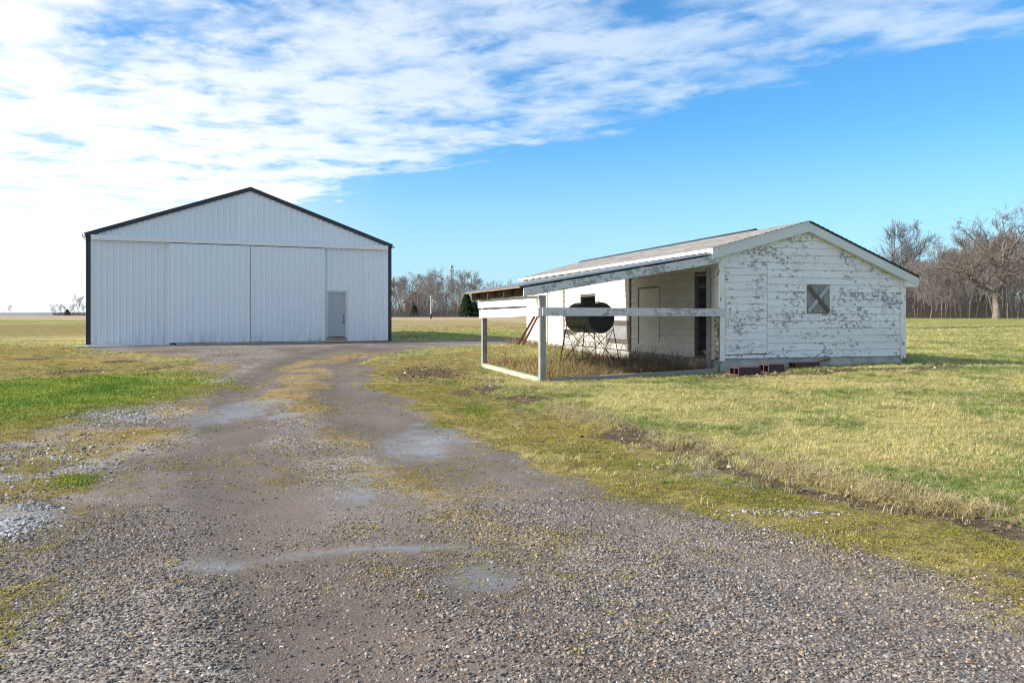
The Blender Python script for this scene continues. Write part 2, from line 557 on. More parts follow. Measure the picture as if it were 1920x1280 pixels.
def zones(x, y):
    """weights of the ground covers"""
    x, y = np.asarray(x, float), np.asarray(y, float)
    wa = 0.5 * np.clip(y / 9.0, 0.6, 1.2)
    x, y = x + wa * (fbm(x, y, 0.7, 101, 3) - 0.5) * 1.7 + 0.22 * (fbm(x, y, 3.1, 102, 2) - 0.5), y + wa * (fbm(x, y, 0.7, 103, 3) - 0.5) * 1.7 + 0.22 * (fbm(x, y, 3.1, 104, 2) - 0.5)
    br = fbm(x, y, 1.1, 105, 3)
    far = np.maximum(1.0, y / 12.0)
    w = {}
    g = sd_poly(x, y, DRIVE)
    w['drive'] = g
    grav = ss(-0.3 - 0.25 * ss(12, 7, y), 0.2 + 0.25 * ss(12, 7, y), g / far)
    vg = sd_poly(x, y, VERGE)
    lm = sd_poly(x, y, LEFT_MOSS)
    moss = ss(-0.45, 0.45, vg / far) * (0.62 + 0.55 * ss(0.25, 0.6, br))
    moss = np.clip(moss, 0, 1)
    moss = np.maximum(moss, 0.92 * ss(-0.5, 0.5, lm / far))
    for p, k in ((MOSS_A, 0.66), (MOSS_B, 0.75), (MOSS_C, 0.7)):
        moss = np.maximum(moss, k * ss(-0.25, 0.3, sd_poly(x, y, p)))
    lefty = ss(0.5, -0.9, x + 0.27 * y + 1.3) * ss(3, 4, y) * (y < 30)
    moss = np.maximum(moss, 0.60 * lefty * ss(0.46, 0.62, fbm(x, y, 0.8, 131, 4)))
    moss = np.maximum(moss, 0.75 * ss(0.55, 0.1, d_line(x, y, EDGE_MOSS)))
    moss = np.maximum(moss, 0.9 * ss(38, 48, y) * ss(-8, -13, x) * ss(85, 65, y))
    dirt = np.zeros_like(x)
    for i, ln in enumerate(DIRT):
        wd = (0.3, 0.28, 0.16, 0.15, 0.55, 0.35)[i]
        dirt = np.maximum(dirt, (0.85, 0.8, 0.95, 0.95, 0.95, 0.7)[i] * (1.0 if i == 4 else ss(0.28, 0.56, br + 0.06)) * ss(wd * 1.6, wd * 0.2, d_line(x, y, ln)))
    for e in ((800, 700, 90, 18), (930, 712, 40, 9), (880, 735, 50, 12), (40, 716, 60, 9), (130, 697, 60, 6), (60, 672, 90, 4), (230, 678, 60, 4), (285, 690, 30, 5), (1150, 816, 40, 10)):
        dirt = np.maximum(dirt, 0.62 * ss(-0.3, 0.6, ell(x, y, *e)))
    fine = 0.95 * ss(1.05, 0.35, d_line(x, y, TRACK_L) / np.maximum(0.8, y / 18))
    fine = np.maximum(fine, (0.5 + 0.5 * ss(5.5, 10, y)) * ss(1.25, 0.45, d_line(x, y, TRACK_R) / np.maximum(0.8, y / 18)))
    fine = np.maximum(fine, 0.75 * ss(0.9, 0.3, d_line(x, y, BACK_LANE)))
    fine = np.maximum(fine, 0.6 * ss(-0.2, 0.5, ell(x, y, 800, 1000, 380, 110)))
    fine = np.maximum(fine, 0.55 * ss(-0.2, 0.5, ell(x, y, 480, 1110, 200, 130)))
    wet = np.zeros_like(x)
    for e, k in (((440, 765, 62, 26), .85), ((538, 773, 38, 8), 1.0), ((790, 825, 110, 38), .72), ((780, 800, 60, 20), .6), ((680, 905, 55, 60), .75), ((395, 1060, 100, 24), .8),
                 ((730, 1026, 190, 13), .9), ((880, 1085, 75, 38), .75), ((500, 1040, 70, 14), .5), ((560, 672, 70, 8), .35), ((480, 705, 50, 12), .4), ((330, 990, 70, 22), .35),
                 ((560, 1200, 70, 90), .45), ((665, 1145, 50, 50), .35), ((640, 722, 20, 8), .5)):
        wet = np.maximum(wet, k * ss(-0.55, 0.55, ell(x, y, *e)))
    green = 1.0 * ss(-0.55, 0.45, ell(x, y, 20, 744, 290, 50))
    dirt = dirt * (1 - 0.9 * green)
    green = np.maximum(green, 0.75 * ss(-0.2, 0.5, ell(x, y, 870, 627, 150, 6)))
    green = np.maximum(green, 0.7 * ss(-0.2, 0.5, ell(x, y, 130, 905, 40, 22)))
    green = np.maximum(green, 0.55 * ss(-0.2, 0.5, ell(x, y, 880, 770, 40, 12)))
    field = ss(88, 104, y + 14 * ss(-6, 4, x) * ss(90, 20, x)) * (1 - 0.75 * ss(26, 36, x) * ss(128, 118, y))
    ochre = (0.62 + 0.33 * ss(9, 15, y)) * ss(0.22, 0.52, br) * ss(0.95, 0.1, d_line(x, y, MID) / np.maximum(0.75, y / 16))
    for e, k in (((1060, 1000, 60, 25), .5), ((900, 1150, 80, 20), .4), ((1180, 1175, 90, 30), .5), ((340, 770, 50, 16), .7), ((60, 650, 90, 10), .5), ((150, 780, 90, 18), .6), ((660, 1000, 60, 30), .3),
                 ((880, 625, 160, 20), .35), ((830, 612, 200, 8), .6), ((1100, 925, 90, 14), .5), ((1230, 915, 60, 9), .5), ((250, 1110, 60, 25), .4), ((-100, 800, 200, 20), .6), ((860, 660, 120, 5), .5), ((100, 636, 90, 4), .8), ((-50, 640, 120, 5), .7), ((860, 604, 190, 7), .9), ((900, 632, 140, 6), .7), ((960, 615, 60, 14), .6)):
        ochre = np.maximum(ochre, k * ss(-0.3, 0.6, ell(x, y, *e)))
    ochre = np.maximum(ochre, 0.7 * lefty * ss(0.45, 0.6, fbm(x, y, 0.9, 141, 3)))
    ochre = np.maximum(ochre, 0.32 * ss(0.5, 0.66, fbm(x, y, 0.75, 151, 4)) * ss(12, 4, np.abs(x)))
    ochre = ochre * (1 - 0.9 * green)
    pale = (0.62 + 0.33 * ss(0.3, 0.55, br)) * ss(-0.25, 0.3, sd_poly(x, y, LOOSE_L))
    for e, k in (((110, 865, 200, 60), .72), ((60, 840, 140, 34), .6), ((260, 772, 110, 22), .72), ((60, 915, 120, 40), .6), ((400, 662, 110, 9), .4), ((170, 672, 60, 8), .45), ((470, 665, 90, 6), .35), ((1240, 870, 90, 7), .65), ((1480, 965, 130, 9), .6), ((700, 648, 60, 5), .6), ((60, 610, 200, 3), .25)):
        pale = np.maximum(pale, k * ss(-0.3, 0.6, ell(x, y, *e)))
    lane = 0.9 * ss(2.6, 0.8, d_line(x, y, FIELD_LANE))
    w['lawn'] = np.clip(1 - np.maximum(grav, moss), 0, 1)
    w['pen'] = ss(-0.2, 0.3, sd_poly(x, y, PEN))
    w.update(grav=grav, moss=moss, dirt=np.maximum(dirt, lane * 0.8), fine=fine, wet=wet, green=green, field=field, ochre=ochre, pale=pale)
    return w


def terrain(x, y):
    x, y = np.asarray(x, float), np.asarray(y, float)
    z = relief(x, y)
    sel = (y < 45) & (y > 1) & (np.abs(x) < 40)
    if sel.ndim == 0:
        sel = np.array([bool(sel)])
        x, y, z = np.atleast_1d(x), np.atleast_1d(y), np.atleast_1d(z)
    if sel.any():
        xs, ys = x[sel], y[sel]
        k = -0.035 * ss(0.6, 0.1, d_line(xs, ys, TRACK_L)) - 0.035 * ss(0.6, 0.1, d_line(xs, ys, TRACK_R))
        inside = sd_poly(xs, ys, np.vstack([VERGE_EDGE, np.array([[30.0, 6.0], [40.0, 18.0], [14.0, 30.0]])]))
        k = k + 0.055 * ss(-0.08, 0.22, inside) * ss(19, 15, ys)
        z = z.copy()
        z[sel] += k
    return z


def tz(x, y):
    return float(np.atleast_1d(terrain(np.array([x]), np.array([y])))[0])


def ground_material():
    m, t, b = new_mat("ground_cover")
    c = t.coord()
    A = t.sep(t.node('ShaderNodeAttribute', attribute_name='cover_a').outputs['Vector'])
    B = t.sep(t.node('ShaderNodeAttribute', attribute_name='cover_b').outputs['Vector'])
    C = t.sep(t.node('ShaderNodeAttribute', attribute_name='cover_c').outputs['Vector'])
    n1 = t.noise(c, 0.45, 4)
    n2 = t.noise(c, 2.6, 6, 0.6, 0.3)
    n3 = t.noise(c, 16, 5, 0.65)
    n4 = t.noise(t.vmath('ADD', c, (7, 3, 1)), 60, 3, 0.6)
    jit = t.math('ADD', t.math('MULTIPLY', t.math('SUBTRACT', n2, 0.5), 0.9), t.math('MULTIPLY', t.math('SUBTRACT', n3, 0.5), 0.75))
    jit = t.math('ADD', jit, t.math('MULTIPLY', t.math('SUBTRACT', n4, 0.5), 0.35))

    def mask(w, lo=0.4, hi=0.62):
        return t.step(t.math('ADD', w, jit), lo, hi)
    # loose gravel
    v1 = t.voronoi(c, 66)
    v2 = t.voronoi(t.vmath('ADD', c, (3, 5, 0)), 120)
    s1 = t.sep(v1.outputs['Color'])
    s2 = t.sep(v2.outputs['Color'])
    g1 = t.ramp(s1[0], [(0.0, (0.055, 0.053, 0.055)), (0.35, (0.135, 0.115, 0.10)), (0.7, (0.245, 0.213, 0.185)), (1.0, (0.45, 0.41, 0.37))])
    g1 = t.mix(t.math('MULTIPLY', s1[1], 0.35), g1, (0.24, 0.17, 0.115, 1))
    fcol = t.ramp(s2[0], [(0.0, (0.085, 0.072, 0.064)), (0.6, (0.155, 0.124, 0.102)), (1.0, (0.34, 0.285, 0.24))])
    mud = t.ramp(n2, [(0.3, (0.084, 0.063, 0.049)), (0.7, (0.165, 0.127, 0.098))])
    fcol = t.mix(0.4, fcol, mud)
    g1 = t.mix(t.step(t.math('ADD', n1, t.math('MULTIPLY', jit, 0.3)), 0.42, 0.62), g1, t.mix(0.5, mud, fcol))
    fm = t.step(t.math('ADD', B[0], t.math('MULTIPLY', jit, 0.8)), 0.25, 0.75)
    fcol = t.mix(t.math('MULTIPLY', t.step(t.math('ADD', B[0], t.math('MULTIPLY', jit, 0.35)), 0.62, 0.98), 0.45), fcol, (0.098, 0.072, 0.053, 1))
    col = t.mix(fm, g1, fcol)
    pcol = t.ramp(s1[0], [(0.0, (0.08, 0.08, 0.082)), (0.4, (0.19, 0.188, 0.188)), (1.0, (0.42, 0.42, 0.42))])
    col = t.mix(t.math('MULTIPLY', mask(C[2], 0.42, 0.85), 0.9), col, pcol)
    occ = t.ramp(n3, [(0.3, (0.17, 0.115, 0.045)), (0.5, (0.30, 0.205, 0.085)), (0.75, (0.37, 0.28, 0.12))])
    om = mask(C[1], 0.5, 0.72)
    col = t.mix(t.math('MULTIPLY', om, 0.8), col, occ)
    wm = t.math('MULTIPLY', t.step(t.math('ADD', B[1], t.math('MULTIPLY', jit, 0.95)), 0.38, 0.95), t.math('SUBTRACT', 1.0, t.math('MULTIPLY', om, 0.6)))
    col = t.mix(t.math('MULTIPLY', wm, 0.75), col, (0.20, 0.195, 0.195, 1))  # wet patches paled, sky reflection painted into their colour
    damp = t.remap(t.noise(t.vmath('ADD', c, (11, 2, 4)), 0.7, 4, 0.6), 0.35, 0.65, 0.74, 1.08)
    col = t.mix(1.0, col, t.comb(damp, damp, damp), 'MULTIPLY')
    # moss verge
    mcol = t.ramp(t.math('ADD', t.math('MULTIPLY', n2, 0.5), t.math('MULTIPLY', n3, 0.5)),
                  [(0.36, (0.05, 0.038, 0.024)), (0.45, (0.17, 0.13, 0.055)), (0.56, (0.29, 0.235, 0.075)), (0.7, (0.24, 0.225, 0.05))])
    mm = mask(A[0], 0.42, 0.62)
    moc = t.ramp(n3, [(0.3, (0.26, 0.19, 0.05)), (0.7, (0.40, 0.29, 0.07))])
    mcol = t.mix(t.math('MULTIPLY', mask(C[1], 0.45, 0.75), 0.6), mcol, moc)
    col = t.mix(mm, col, mcol)
    # pale stones lying in the moss
    st = t.math('MULTIPLY', t.step(s1[2], 0.72, 0.78), mask(C[2], 0.5, 0.7))
    col = t.mix(t.math('MULTIPLY', st, mm), col, pcol)
    # lawn under the blades
    ln = t.math('ADD', t.math('ADD', t.math('MULTIPLY', n1, 0.35), t.math('MULTIPLY', n2, 0.4)), t.math('MULTIPLY', n3, 0.25))
    lcol = t.ramp(ln, [(0.36, (0.095, 0.13, 0.03)), (0.47, (0.19, 0.20, 0.05)), (0.58, (0.35, 0.31, 0.11)), (0.66, (0.45, 0.375, 0.18))])
    lcol = t.mix(t.math('MULTIPLY', t.step(t.math('ADD', C[1], t.math('MULTIPLY', jit, 0.6)), 0.1, 0.8), 0.75), lcol, (0.32, 0.225, 0.11, 1))
    lm = mask(A[1], 0.45, 0.6)
    col = t.mix(lm, col, lcol)
    grc = t.ramp(t.math('ADD', t.math('MULTIPLY', n2, 0.6), t.math('MULTIPLY', n3, 0.4)), [(0.35, (0.105, 0.175, 0.02)), (0.5, (0.17, 0.25, 0.028)), (0.65, (0.26, 0.29, 0.045))])
    col = t.mix(mask(B[2], 0.45, 0.7), col, grc)
    dcol = t.ramp(n3, [(0.3, (0.03, 0.022, 0.016)), (0.55, (0.075, 0.055, 0.04)), (0.75, (0.17, 0.13, 0.09))])
    dm = mask(A[2], 0.42, 0.62)
    col = t.mix(t.math('MULTIPLY', dm, 0.92), col, dcol)
    nf = t.noise(t.vmath('MULTIPLY', c, (0.25, 1.0, 1.0)), 0.12, 6, 0.65)
    fc = t.ramp(nf, [(0.32, (0.25, 0.195, 0.125)), (0.5, (0.36, 0.275, 0.175)), (0.66, (0.42, 0.34, 0.20))])
    col = t.mix(t.step(t.math('ADD', C[0], t.math('MULTIPLY', t.math('SUBTRACT', nf, 0.5), 1.2)), 0.3, 0.7), col, fc)
    t.put(b.inputs['Base Color'], col)
    soft = t.math('MAXIMUM', t.math('MAXIMUM', mm, lm), dm)
    rough = t.mixf(wm, 0.85, 0.27)
    rough = t.mixf(soft, rough, 0.95)
    t.put(b.inputs['Roughness'], rough)
    t.put(b.inputs['Specular IOR Level'], t.mixf(soft, 0.42, 0.1))
    h1 = t.math('SUBTRACT', 0.6, v1.outputs['Distance'])
    h2 = t.math('SUBTRACT', 0.6, v2.outputs['Distance'])
    h = t.mixf(fm, t.math('MULTIPLY', h1, 0.5), t.math('ADD', t.math('MULTIPLY', h2, 0.22), t.math('MULTIPLY', n4, 0.25)))
    h = t.mixf(t.math('MULTIPLY', wm, 0.7), h, t.math('MULTIPLY', n3, 0.12))
    h = t.mixf(soft, h, t.math('ADD', t.math('MULTIPLY', n3, 1.2), t.math('MULTIPLY', n4, 0.8)))
    t.put(b.inputs['Normal'], t.bump(h, 0.75, 0.014))
    return m


M['ground'] = ground_material()


def axis(dense0, dense1, step, lo, hi, grow):
    v = list(np.arange(dense0, dense1 + 1e-6, step))
    s, p = step, v[-1]
    while p < hi:
        s *= grow
        p += s
        v.append(p)
    s, p = step, v[0]
    head = []
    while p > lo:
        s *= grow
        p -= s
        head.append(p)
    return np.array(head[::-1] + v)


def tagged(o, label=None, cat=None, group=None, kind=None):
    if label:
        o['label'] = label
    if cat:
        o['category'] = cat
    if group:
        o['group'] = group
    if kind:
        o['kind'] = kind
    return o


def mesh_np(name, v, f, mats, smooth=False):
    """mesh from numpy arrays; f is (n,3) or (n,4)"""
    me = bpy.data.meshes.new(name)
    f = np.asarray(f, np.int32)
    me.vertices.add(len(v))
    me.vertices.foreach_set('co', np.asarray(v, np.float32).ravel())
    k = f.shape[1]
    me.loops.add(f.size)
    me.loops.foreach_set('vertex_index', f.ravel())
    me.polygons.add(len(f))
    me.polygons.foreach_set('loop_start', np.arange(0, f.size, k, dtype=np.int32))
    if smooth:
        me.polygons.foreach_set('use_smooth', np.ones(len(f), bool))
    for q in mats if isinstance(mats, (list, tuple)) else [mats]:
        me.materials.append(q)
    me.update(calc_edges=True)
    me.validate()
    return me


def link(name, me, parent=None):
    o = bpy.data.objects.new(name, me)
    COL.objects.link(o)
    if parent is not None:
        o.parent = parent
    return o


def build_ground():
    xs = axis(-11.5, 13.5, 0.125, -4500, 4500, 1.085)
    ys = axis(2.0, 27.0, 0.125, -60, 6500, 1.07)
    X, Y = np.meshgrid(xs, ys)
    x, y = X.ravel(), Y.ravel()
    z = terrain(x, y)
    near = (y > 0.5) & (y < 260) & (np.abs(x) < 0.9 * y + 12)
    W = {}
    idx = np.where(near)[0]
    wz = zones(x[idx], y[idx])
    default = dict(drive=-5.0, grav=0, moss=0, lawn=1, dirt=0, fine=0, wet=0, green=0, field=0, ochre=0, pale=0, pen=0)
    for k, dv in default.items():
        a = np.full(x.shape, float(dv))
        if k == 'field':
            a = ss(88, 104, y)
        a[idx] = wz[k]
        W[k] = a
    # the drive runs on past the camera
    back = y <= 0.5
    W['grav'][back & (np.abs(x) < 7)] = 1
    W['lawn'][back & (np.abs(x) < 7)] = 0
    W['drive'][back & (np.abs(x) < 7)] = 1
    nx, ny = len(xs), len(ys)
    i = np.arange(nx * ny).reshape(ny, nx)
    f = np.stack([i[:-1, :-1], i[:-1, 1:], i[1:, 1:], i[1:, :-1]], -1).reshape(-1, 4)
    fx = x[f].mean(1)
    fy = y[f].mean(1)
    fd = W['drive'][f].mean(1)
    is_drive = fd > 0
    is_field = ~is_drive & (fy > 75)
    v = np.stack([x, y, z], 1)
    for name, sel, lab in (('gravel_drive', is_drive, None), ('farm_field', is_field, None), ('lawn', ~is_drive & ~is_field, None)):
        ff = f[sel]
        used, inv = np.unique(ff, return_inverse=True)
        me = mesh_np(name, v[used], inv.reshape(-1, 4), M['ground'], True)
        for an, ks in (('cover_a', ('moss', 'lawn', 'dirt')), ('cover_b', ('fine', 'wet', 'green')), ('cover_c', ('field', 'ochre', 'pale'))):
            at = me.attributes.new(an, 'FLOAT_COLOR', 'POINT')
            d = np.ones((len(used), 4), np.float32)
            for j, k in enumerate(ks):
                d[:, j] = W[k][used]
            at.data.foreach_set('color', d.ravel())
        tagged(link(name, me), kind='structure')


build_ground()

hv, hf = [], []
hx = np.linspace(-2600, 2600, 60)
for i, q in enumerate(hx):
    hgt = 10 + 9 * float(fbm(np.array([q]), np.array([0.0]), 0.0014, 5, 3)[0]) * (1.0 if q < -1000 else 0.6)
    for dy, zz in ((0, -3), (60, hgt * 0.6), (160, hgt)):
        hv.append((q, 3300 + dy, zz))
    hv.append((q, 3700, -3))
for i in range(len(hx) - 1):
    for k in range(3):
        a = i * 4 + k
        hf.append((a, a + 4, a + 5, a + 1))
tagged(link('hills', mesh_np('hills', np.array(hv), np.array(hf), M['hill'], True)), kind='structure')

# ------------------------------------------------------------------ mesh building helpers
class MB:
    def __init__(self):
        self.v, self.f = [], []

    def add(self, verts, faces):
        n = len(self.v)
        self.v += [tuple(p) for p in verts]
        self.f += [tuple(i + n for i in q) for q in faces]
        return self

    def hexa(self, p):
        """8 corners: bottom ring then top ring"""
        return self.add(p, [(3, 2, 1, 0), (4, 5, 6, 7), (0, 1, 5, 4), (1, 2, 6, 5), (2, 3, 7, 6), (3, 0, 4, 7)])

    def box(self, a, b):
        x0, y0, z0 = a
        x1, y1, z1 = b
        return self.hexa([(x0, y0, z0), (x1, y0, z0), (x1, y1, z0), (x0, y1, z0), (x0, y0, z1), (x1, y0, z1), (x1, y1, z1), (x0, y1, z1)])

    def bar(self, a, b, w, h, up=(0, 0, 1)):
        """rectangular bar from a to b, w across, h along 'up'"""
        a, b, up = Vector(a), Vector(b), Vector(up)
        d = (b - a).normalized()
        side = d.cross(up).normalized() * (w / 2)
        up = side.cross(d).normalized() * (h / 2)
        return self.hexa([a - side - up, a + side - up, b + side - up, b - side - up, a - side + up, a + side + up, b + side + up, b - side + up])

    def prism(self, poly, axis, a, b):
        """extrude a polygon of (u, z) points along x or y between a and b"""
        n = len(poly)
        if axis == 'y':
            v = [(u, a, z) for u, z in poly] + [(u, b, z) for u, z in poly]
        elif axis == 'x':
            v = [(a, u, z) for u, z in poly] + [(b, u, z) for u, z in poly]
        else:
            v = [(u, z, a) for u, z in poly] + [(u, z, b) for u, z in poly]
        f = [tuple(range(n)), tuple(range(2 * n - 1, n - 1, -1))] + [(i + n, (i + 1) % n + n, (i + 1) % n, i) for i in range(n)]
        return self.add(v, f)

    def tube(self, pts, rad, k=8, cap=True):
        pts = [Vector(p) for p in pts]
        if not hasattr(rad, '__len__'):
            rad = [rad] * len(pts)
        n0 = len(self.v)
        ref = Vector((0.31, 0.17, 0.93))
        for i, p in enumerate(pts):
            d = (pts[min(i + 1, len(pts) - 1)] - pts[max(i - 1, 0)]).normalized()
            s = d.cross(ref)
            if s.length < 1e-3:
                s = d.cross(Vector((1, 0, 0)))
            s.normalize()
            u = s.cross(d)
            for j in range(k):
                a = 2 * math.pi * j / k
                self.v.append(tuple(p + (s * math.cos(a) + u * math.sin(a)) * rad[i]))
        for i in range(len(pts) - 1):
            for j in range(k):
                a, b = n0 + i * k + j, n0 + i * k + (j + 1) % k
                self.f.append((a, b, b + k, a + k))
        if cap:
            self.f.append(tuple(range(n0 + k - 1, n0 - 1, -1)))
            e = n0 + (len(pts) - 1) * k
            self.f.append(tuple(range(e, e + k)))
        return self

    def build(self, name, mat, parent=None, bevel=0.0, smooth=False, fix=True):
        me = bpy.data.meshes.new(name)
        me.from_pydata(self.v, [], self.f)
        if fix or bevel:
            bm = bmesh.new()
            bm.from_mesh(me)
            bmesh.ops.recalc_face_normals(bm, faces=bm.faces)
            if bevel:
                bmesh.ops.bevel(bm, geom=list(bm.edges), offset=bevel, segments=1, affect='EDGES', clamp_overlap=True)
            bm.to_mesh(me)
            bm.free()
        if smooth:
            for p in me.polygons:
                p.use_smooth = True
        me.materials.append(mat)
        return link(name, me, parent)


def thing(name, label, cat, loc=(0, 0, 0), rz=0.0, group=None):
    o = bpy.data.objects.new(name, None)
    o.empty_display_size = 0.3
    COL.objects.link(o)
    o.location = loc
    o.rotation_euler = (0, 0, rz)
    return tagged(o, label, cat, group)


def copy_tree(o, parent=None):
    c = o.copy()
    COL.objects.link(c)
    if parent is not None:
        c.parent = parent
    for ch in [q for q in bpy.data.objects if q.parent == o]:
        copy_tree(ch, c)
    return c


rng = random.Random(11)

# ------------------------------------------------------------------ the metal barn
B_RZ = math.atan2(0.423, 0.906)
BARN = thing('metal_barn', 'large white ribbed metal barn with black trim and double sliding doors', 'barn', (-16.65, 31.3, 0), B_RZ)
BW, BL, B_EAVE, B_RIDGE = 12.28, 18.0, 4.62, 6.80
PITCH = 0.2286


def b_roof(s):
    return B_EAVE + (B_RIDGE - B_EAVE) * (1 - abs(s - BW / 2) / (BW / 2))


def ribbed(name, s0, s1, y, z0, ztop, mat, parent, phase=0.0, side=False):
    """ribbed sheet facing -y, ribs standing proud"""
    prof = []
    k0 = math.floor((s0 - phase) / PITCH) - 1
    while True:
        c = phase + k0 * PITCH
        if c - 0.05 > s1:
            break
        prof += [(c - 0.062, 0), (c - 0.012, -0.040), (c + 0.010, -0.040), (c + 0.034, 0), (c + 0.085, 0), (c + 0.095, -0.006), (c + 0.13, -0.006), (c + 0.14, 0)]
        k0 += 1
    prof = [p for p in prof if s0 < p[0] < s1]
    prof = [(s0, 0)] + prof + [(s1, 0)]
    v, f = [], []
    for s, d in prof:
        zt = ztop(s) if callable(ztop) else ztop
        for zz in (z0, zt):
            v.append((s, y + d, zz))
    for i in range(len(prof) - 1):
        f.append((2 * i, 2 * i + 2, 2 * i + 3, 2 * i + 1))
    me = bpy.data.meshes.new(name)
    me.from_pydata(v, [], f)
    me.materials.append(mat)
    return link(name, me, parent)


SHEET = PITCH * 4
# header board of the track sits at TRK
TRK0, TRK1 = 4.43, 4.60
s = 0.12
while s < BW - 0.13:                       # gable sheets above the track
    e = min(s + SHEET, BW - 0.12)
    cut = [s] + ([BW / 2] if s < BW / 2 < e else []) + [e]
    o = ribbed('gable_sheet', s, e, 0.0, TRK1 - 0.02, lambda q: max(TRK1 - 0.01, b_roof(q) - 0.06), M['barn_white'], BARN, 0.12 + PITCH / 2)
    s = e
for a, bb in ((0.12, 3.12), (9.12, BW - 0.12)):
    s = a
    while s < bb - 0.02:
        e = min(s + SHEET, bb)
        if a > 5:                          # round the walk door
            if e > 9.36 and s < 10.24:
                if s < 9.36:
                    ribbed('wall_sheet', s, 9.36, 0.0, 0.40, TRK0, M['barn_white'], BARN, 0.12 + PITCH / 2)
                ribbed('wall_sheet', max(s, 9.36), min(e, 10.24), 0.0, 2.56, TRK0, M['barn_white'], BARN, 0.12 + PITCH / 2)
                if e > 10.24:
                    ribbed('wall_sheet', 10.24, e, 0.0, 0.40, TRK0, M['barn_white'], BARN, 0.12 + PITCH / 2)
                s = e
                continue
        ribbed('wall_sheet', s, e, 0.0, 0.36 if a < 5 else 0.40, TRK0, M['barn_white'], BARN, 0.12 + PITCH / 2)
        s = e
# sliding doors
for s0, s1, ph in ((3.0, 6.095, 3.13), (6.155, 9.23, 6.27)):
    d = ribbed('sliding_door', s0, s1, -0.105, 0.36, TRK0 - 0.05, M['barn_white'], BARN, ph)
    fr = MB()
    fr.box((s0 - 0.018, -0.118, 0.33), (s0 + 0.030, -0.018, TRK0 - 0.045))
    fr.box((s1 - 0.030, -0.118, 0.33), (s1 + 0.018, -0.018, TRK0 - 0.045))
    fr.box((s0 + 0.031, -0.112, 0.325), (s1 - 0.031, -0.02, 0.375))
    fr.build('door_frame', M['barn_trim_white'], d)
MB().box((6.08, -0.05, 0.34), (6.17, -0.015, TRK0 - 0.05)).build('door_seal', M['barn_dark'], BARN)  # black strip stands in for the dark of the gap between doors
t_ = MB().box((0.16, -0.16, TRK0), (BW - 0.18, 0.0, TRK1))
t_.box((0.16, -0.165, TRK0 - 0.025), (BW - 0.18, -0.15, TRK0 + 0.02))
t_.build('door_track', M['barn_trim_white'], BARN, 0.006)
# walk door
WD = MB().box((9.43, -0.012, 0.50), (10.17, 0.03, 2.47)).build('walk_door', M['barn_door_grey'], BARN, 0.004)
MB().tube([(10.10, -0.02, 1.44), (10.10, -0.07, 1.44), (10.10, -0.07, 1.30), (10.10, -0.02, 1.30)], 0.014, 6).build('handle', M['hardware'], WD)
MB().tube([(10.105, -0.013, 1.16), (10.105, -0.06, 1.16)], 0.035, 10).build('knob', M['hardware'], WD)
for z in (0.75, 1.5, 2.25):
    MB().tube([(9.432, -0.02, z - 0.05), (9.432, -0.02, z + 0.05)], 0.012, 6).build('hinge', M['hardware'], WD)
cs = MB().box((9.36, -0.045, 0.46), (9.428, 0.03, 2.47)).box((10.172, -0.045, 0.46), (10.24, 0.03, 2.47)).box((9.345, -0.055, 2.472), (10.255, 0.03, 2.56))
cs.build('door_casing', M['door_casing'], BARN, 0.004)
MB().box((9.36, -0.10, 0.36), (10.24, 0.03, 0.455)).build('threshold', M['brown_trim'], BARN, 0.004)
# trim
for a in (-0.02, BW - 0.15):
    MB().box((a, -0.035, 0.30), (a + 0.17, 0.16, B_EAVE - 0.02)).build('corner_trim', M['barn_dark'], BARN, 0.004)
for a, bb in ((0.12, 0.155), (BW - 0.185, BW - 0.152)):
    MB().box((a + 0.03, -0.03, 0.40), (bb + 0.03 if a < 1 else bb, 0.01, TRK0)).build('corner_flashing', M['barn_trim_white'], BARN)
OV = 0.03
sl = (B_RIDGE - B_EAVE) / (BW / 2)
for sg in (0, 1):
    p = []
    for q, zz in ((-OV, -0.10), (BW / 2, -0.10), (BW / 2, 0.03), (-OV, 0.03)):
        zt = B_EAVE + sl * q + zz
        p.append((q if not sg else BW - q, zt))
    MB().prism(p, 'y', -0.09, -0.025).build('rake_trim', M['barn_dark'], BARN)
    p = []
    for q, zz in ((-OV - 0.05, 0.032), (BW / 2, 0.032), (BW / 2, 0.075), (-OV - 0.05, 0.075)):
        p.append((q if not sg else BW - q, B_EAVE + sl * q + zz))
    MB().prism(p, 'y', -0.105, BL + 0.1).build('roof_slope', M['barn_roof'], BARN)
    gx = -OV - 0.125 if not sg else BW + OV + 0.01
    g = MB()
    for q in (0, 1):
        g.box((gx + q * 0.105, -0.11, B_EAVE - 0.07), (gx + q * 0.105 + 0.012, BL, B_EAVE + 0.03))
    g.box((gx, -0.11, B_EAVE - 0.09), (gx + 0.117, BL, B_EAVE - 0.072))
    g.build('gutter', M['barn_trim_white'], BARN)
    xw = 0.0 if not sg else BW
    MB().box((xw + (0.005 if not sg else -0.105), 0.17, 0.3), (xw + (0.105 if not sg else -0.005), BL, B_EAVE - 0.03)).build('side_wall', M['barn_white'], BARN)
MB().prism([(0.12, 0.3), (BW - 0.12, 0.3), (BW - 0.12, B_EAVE - 0.02), (BW / 2, B_RIDGE - 0.1), (0.12, B_EAVE - 0.02)], 'y', BL - 0.1, BL).build('back_wall', M['barn_white'], BARN)
MB().prism([(0.13, 0.38), (BW - 0.13, 0.38), (BW - 0.13, B_EAVE - 0.04), (BW / 2, B_RIDGE - 0.12), (0.13, B_EAVE - 0.04)], 'y', 0.035, 0.1).build('wall_framing', M['sheath'], BARN)
MB().box((9.24, -0.03, 0.30), (BW + 0.02, 0.03, 0.398)).build('base_trim', M['barn_trim_white'], BARN, 0.004)
MB().box((0.0, -0.02, 0.24), (3.0, 0.034, 0.358)).build('base_trim', M['barn_trim_white'], BARN, 0.004)
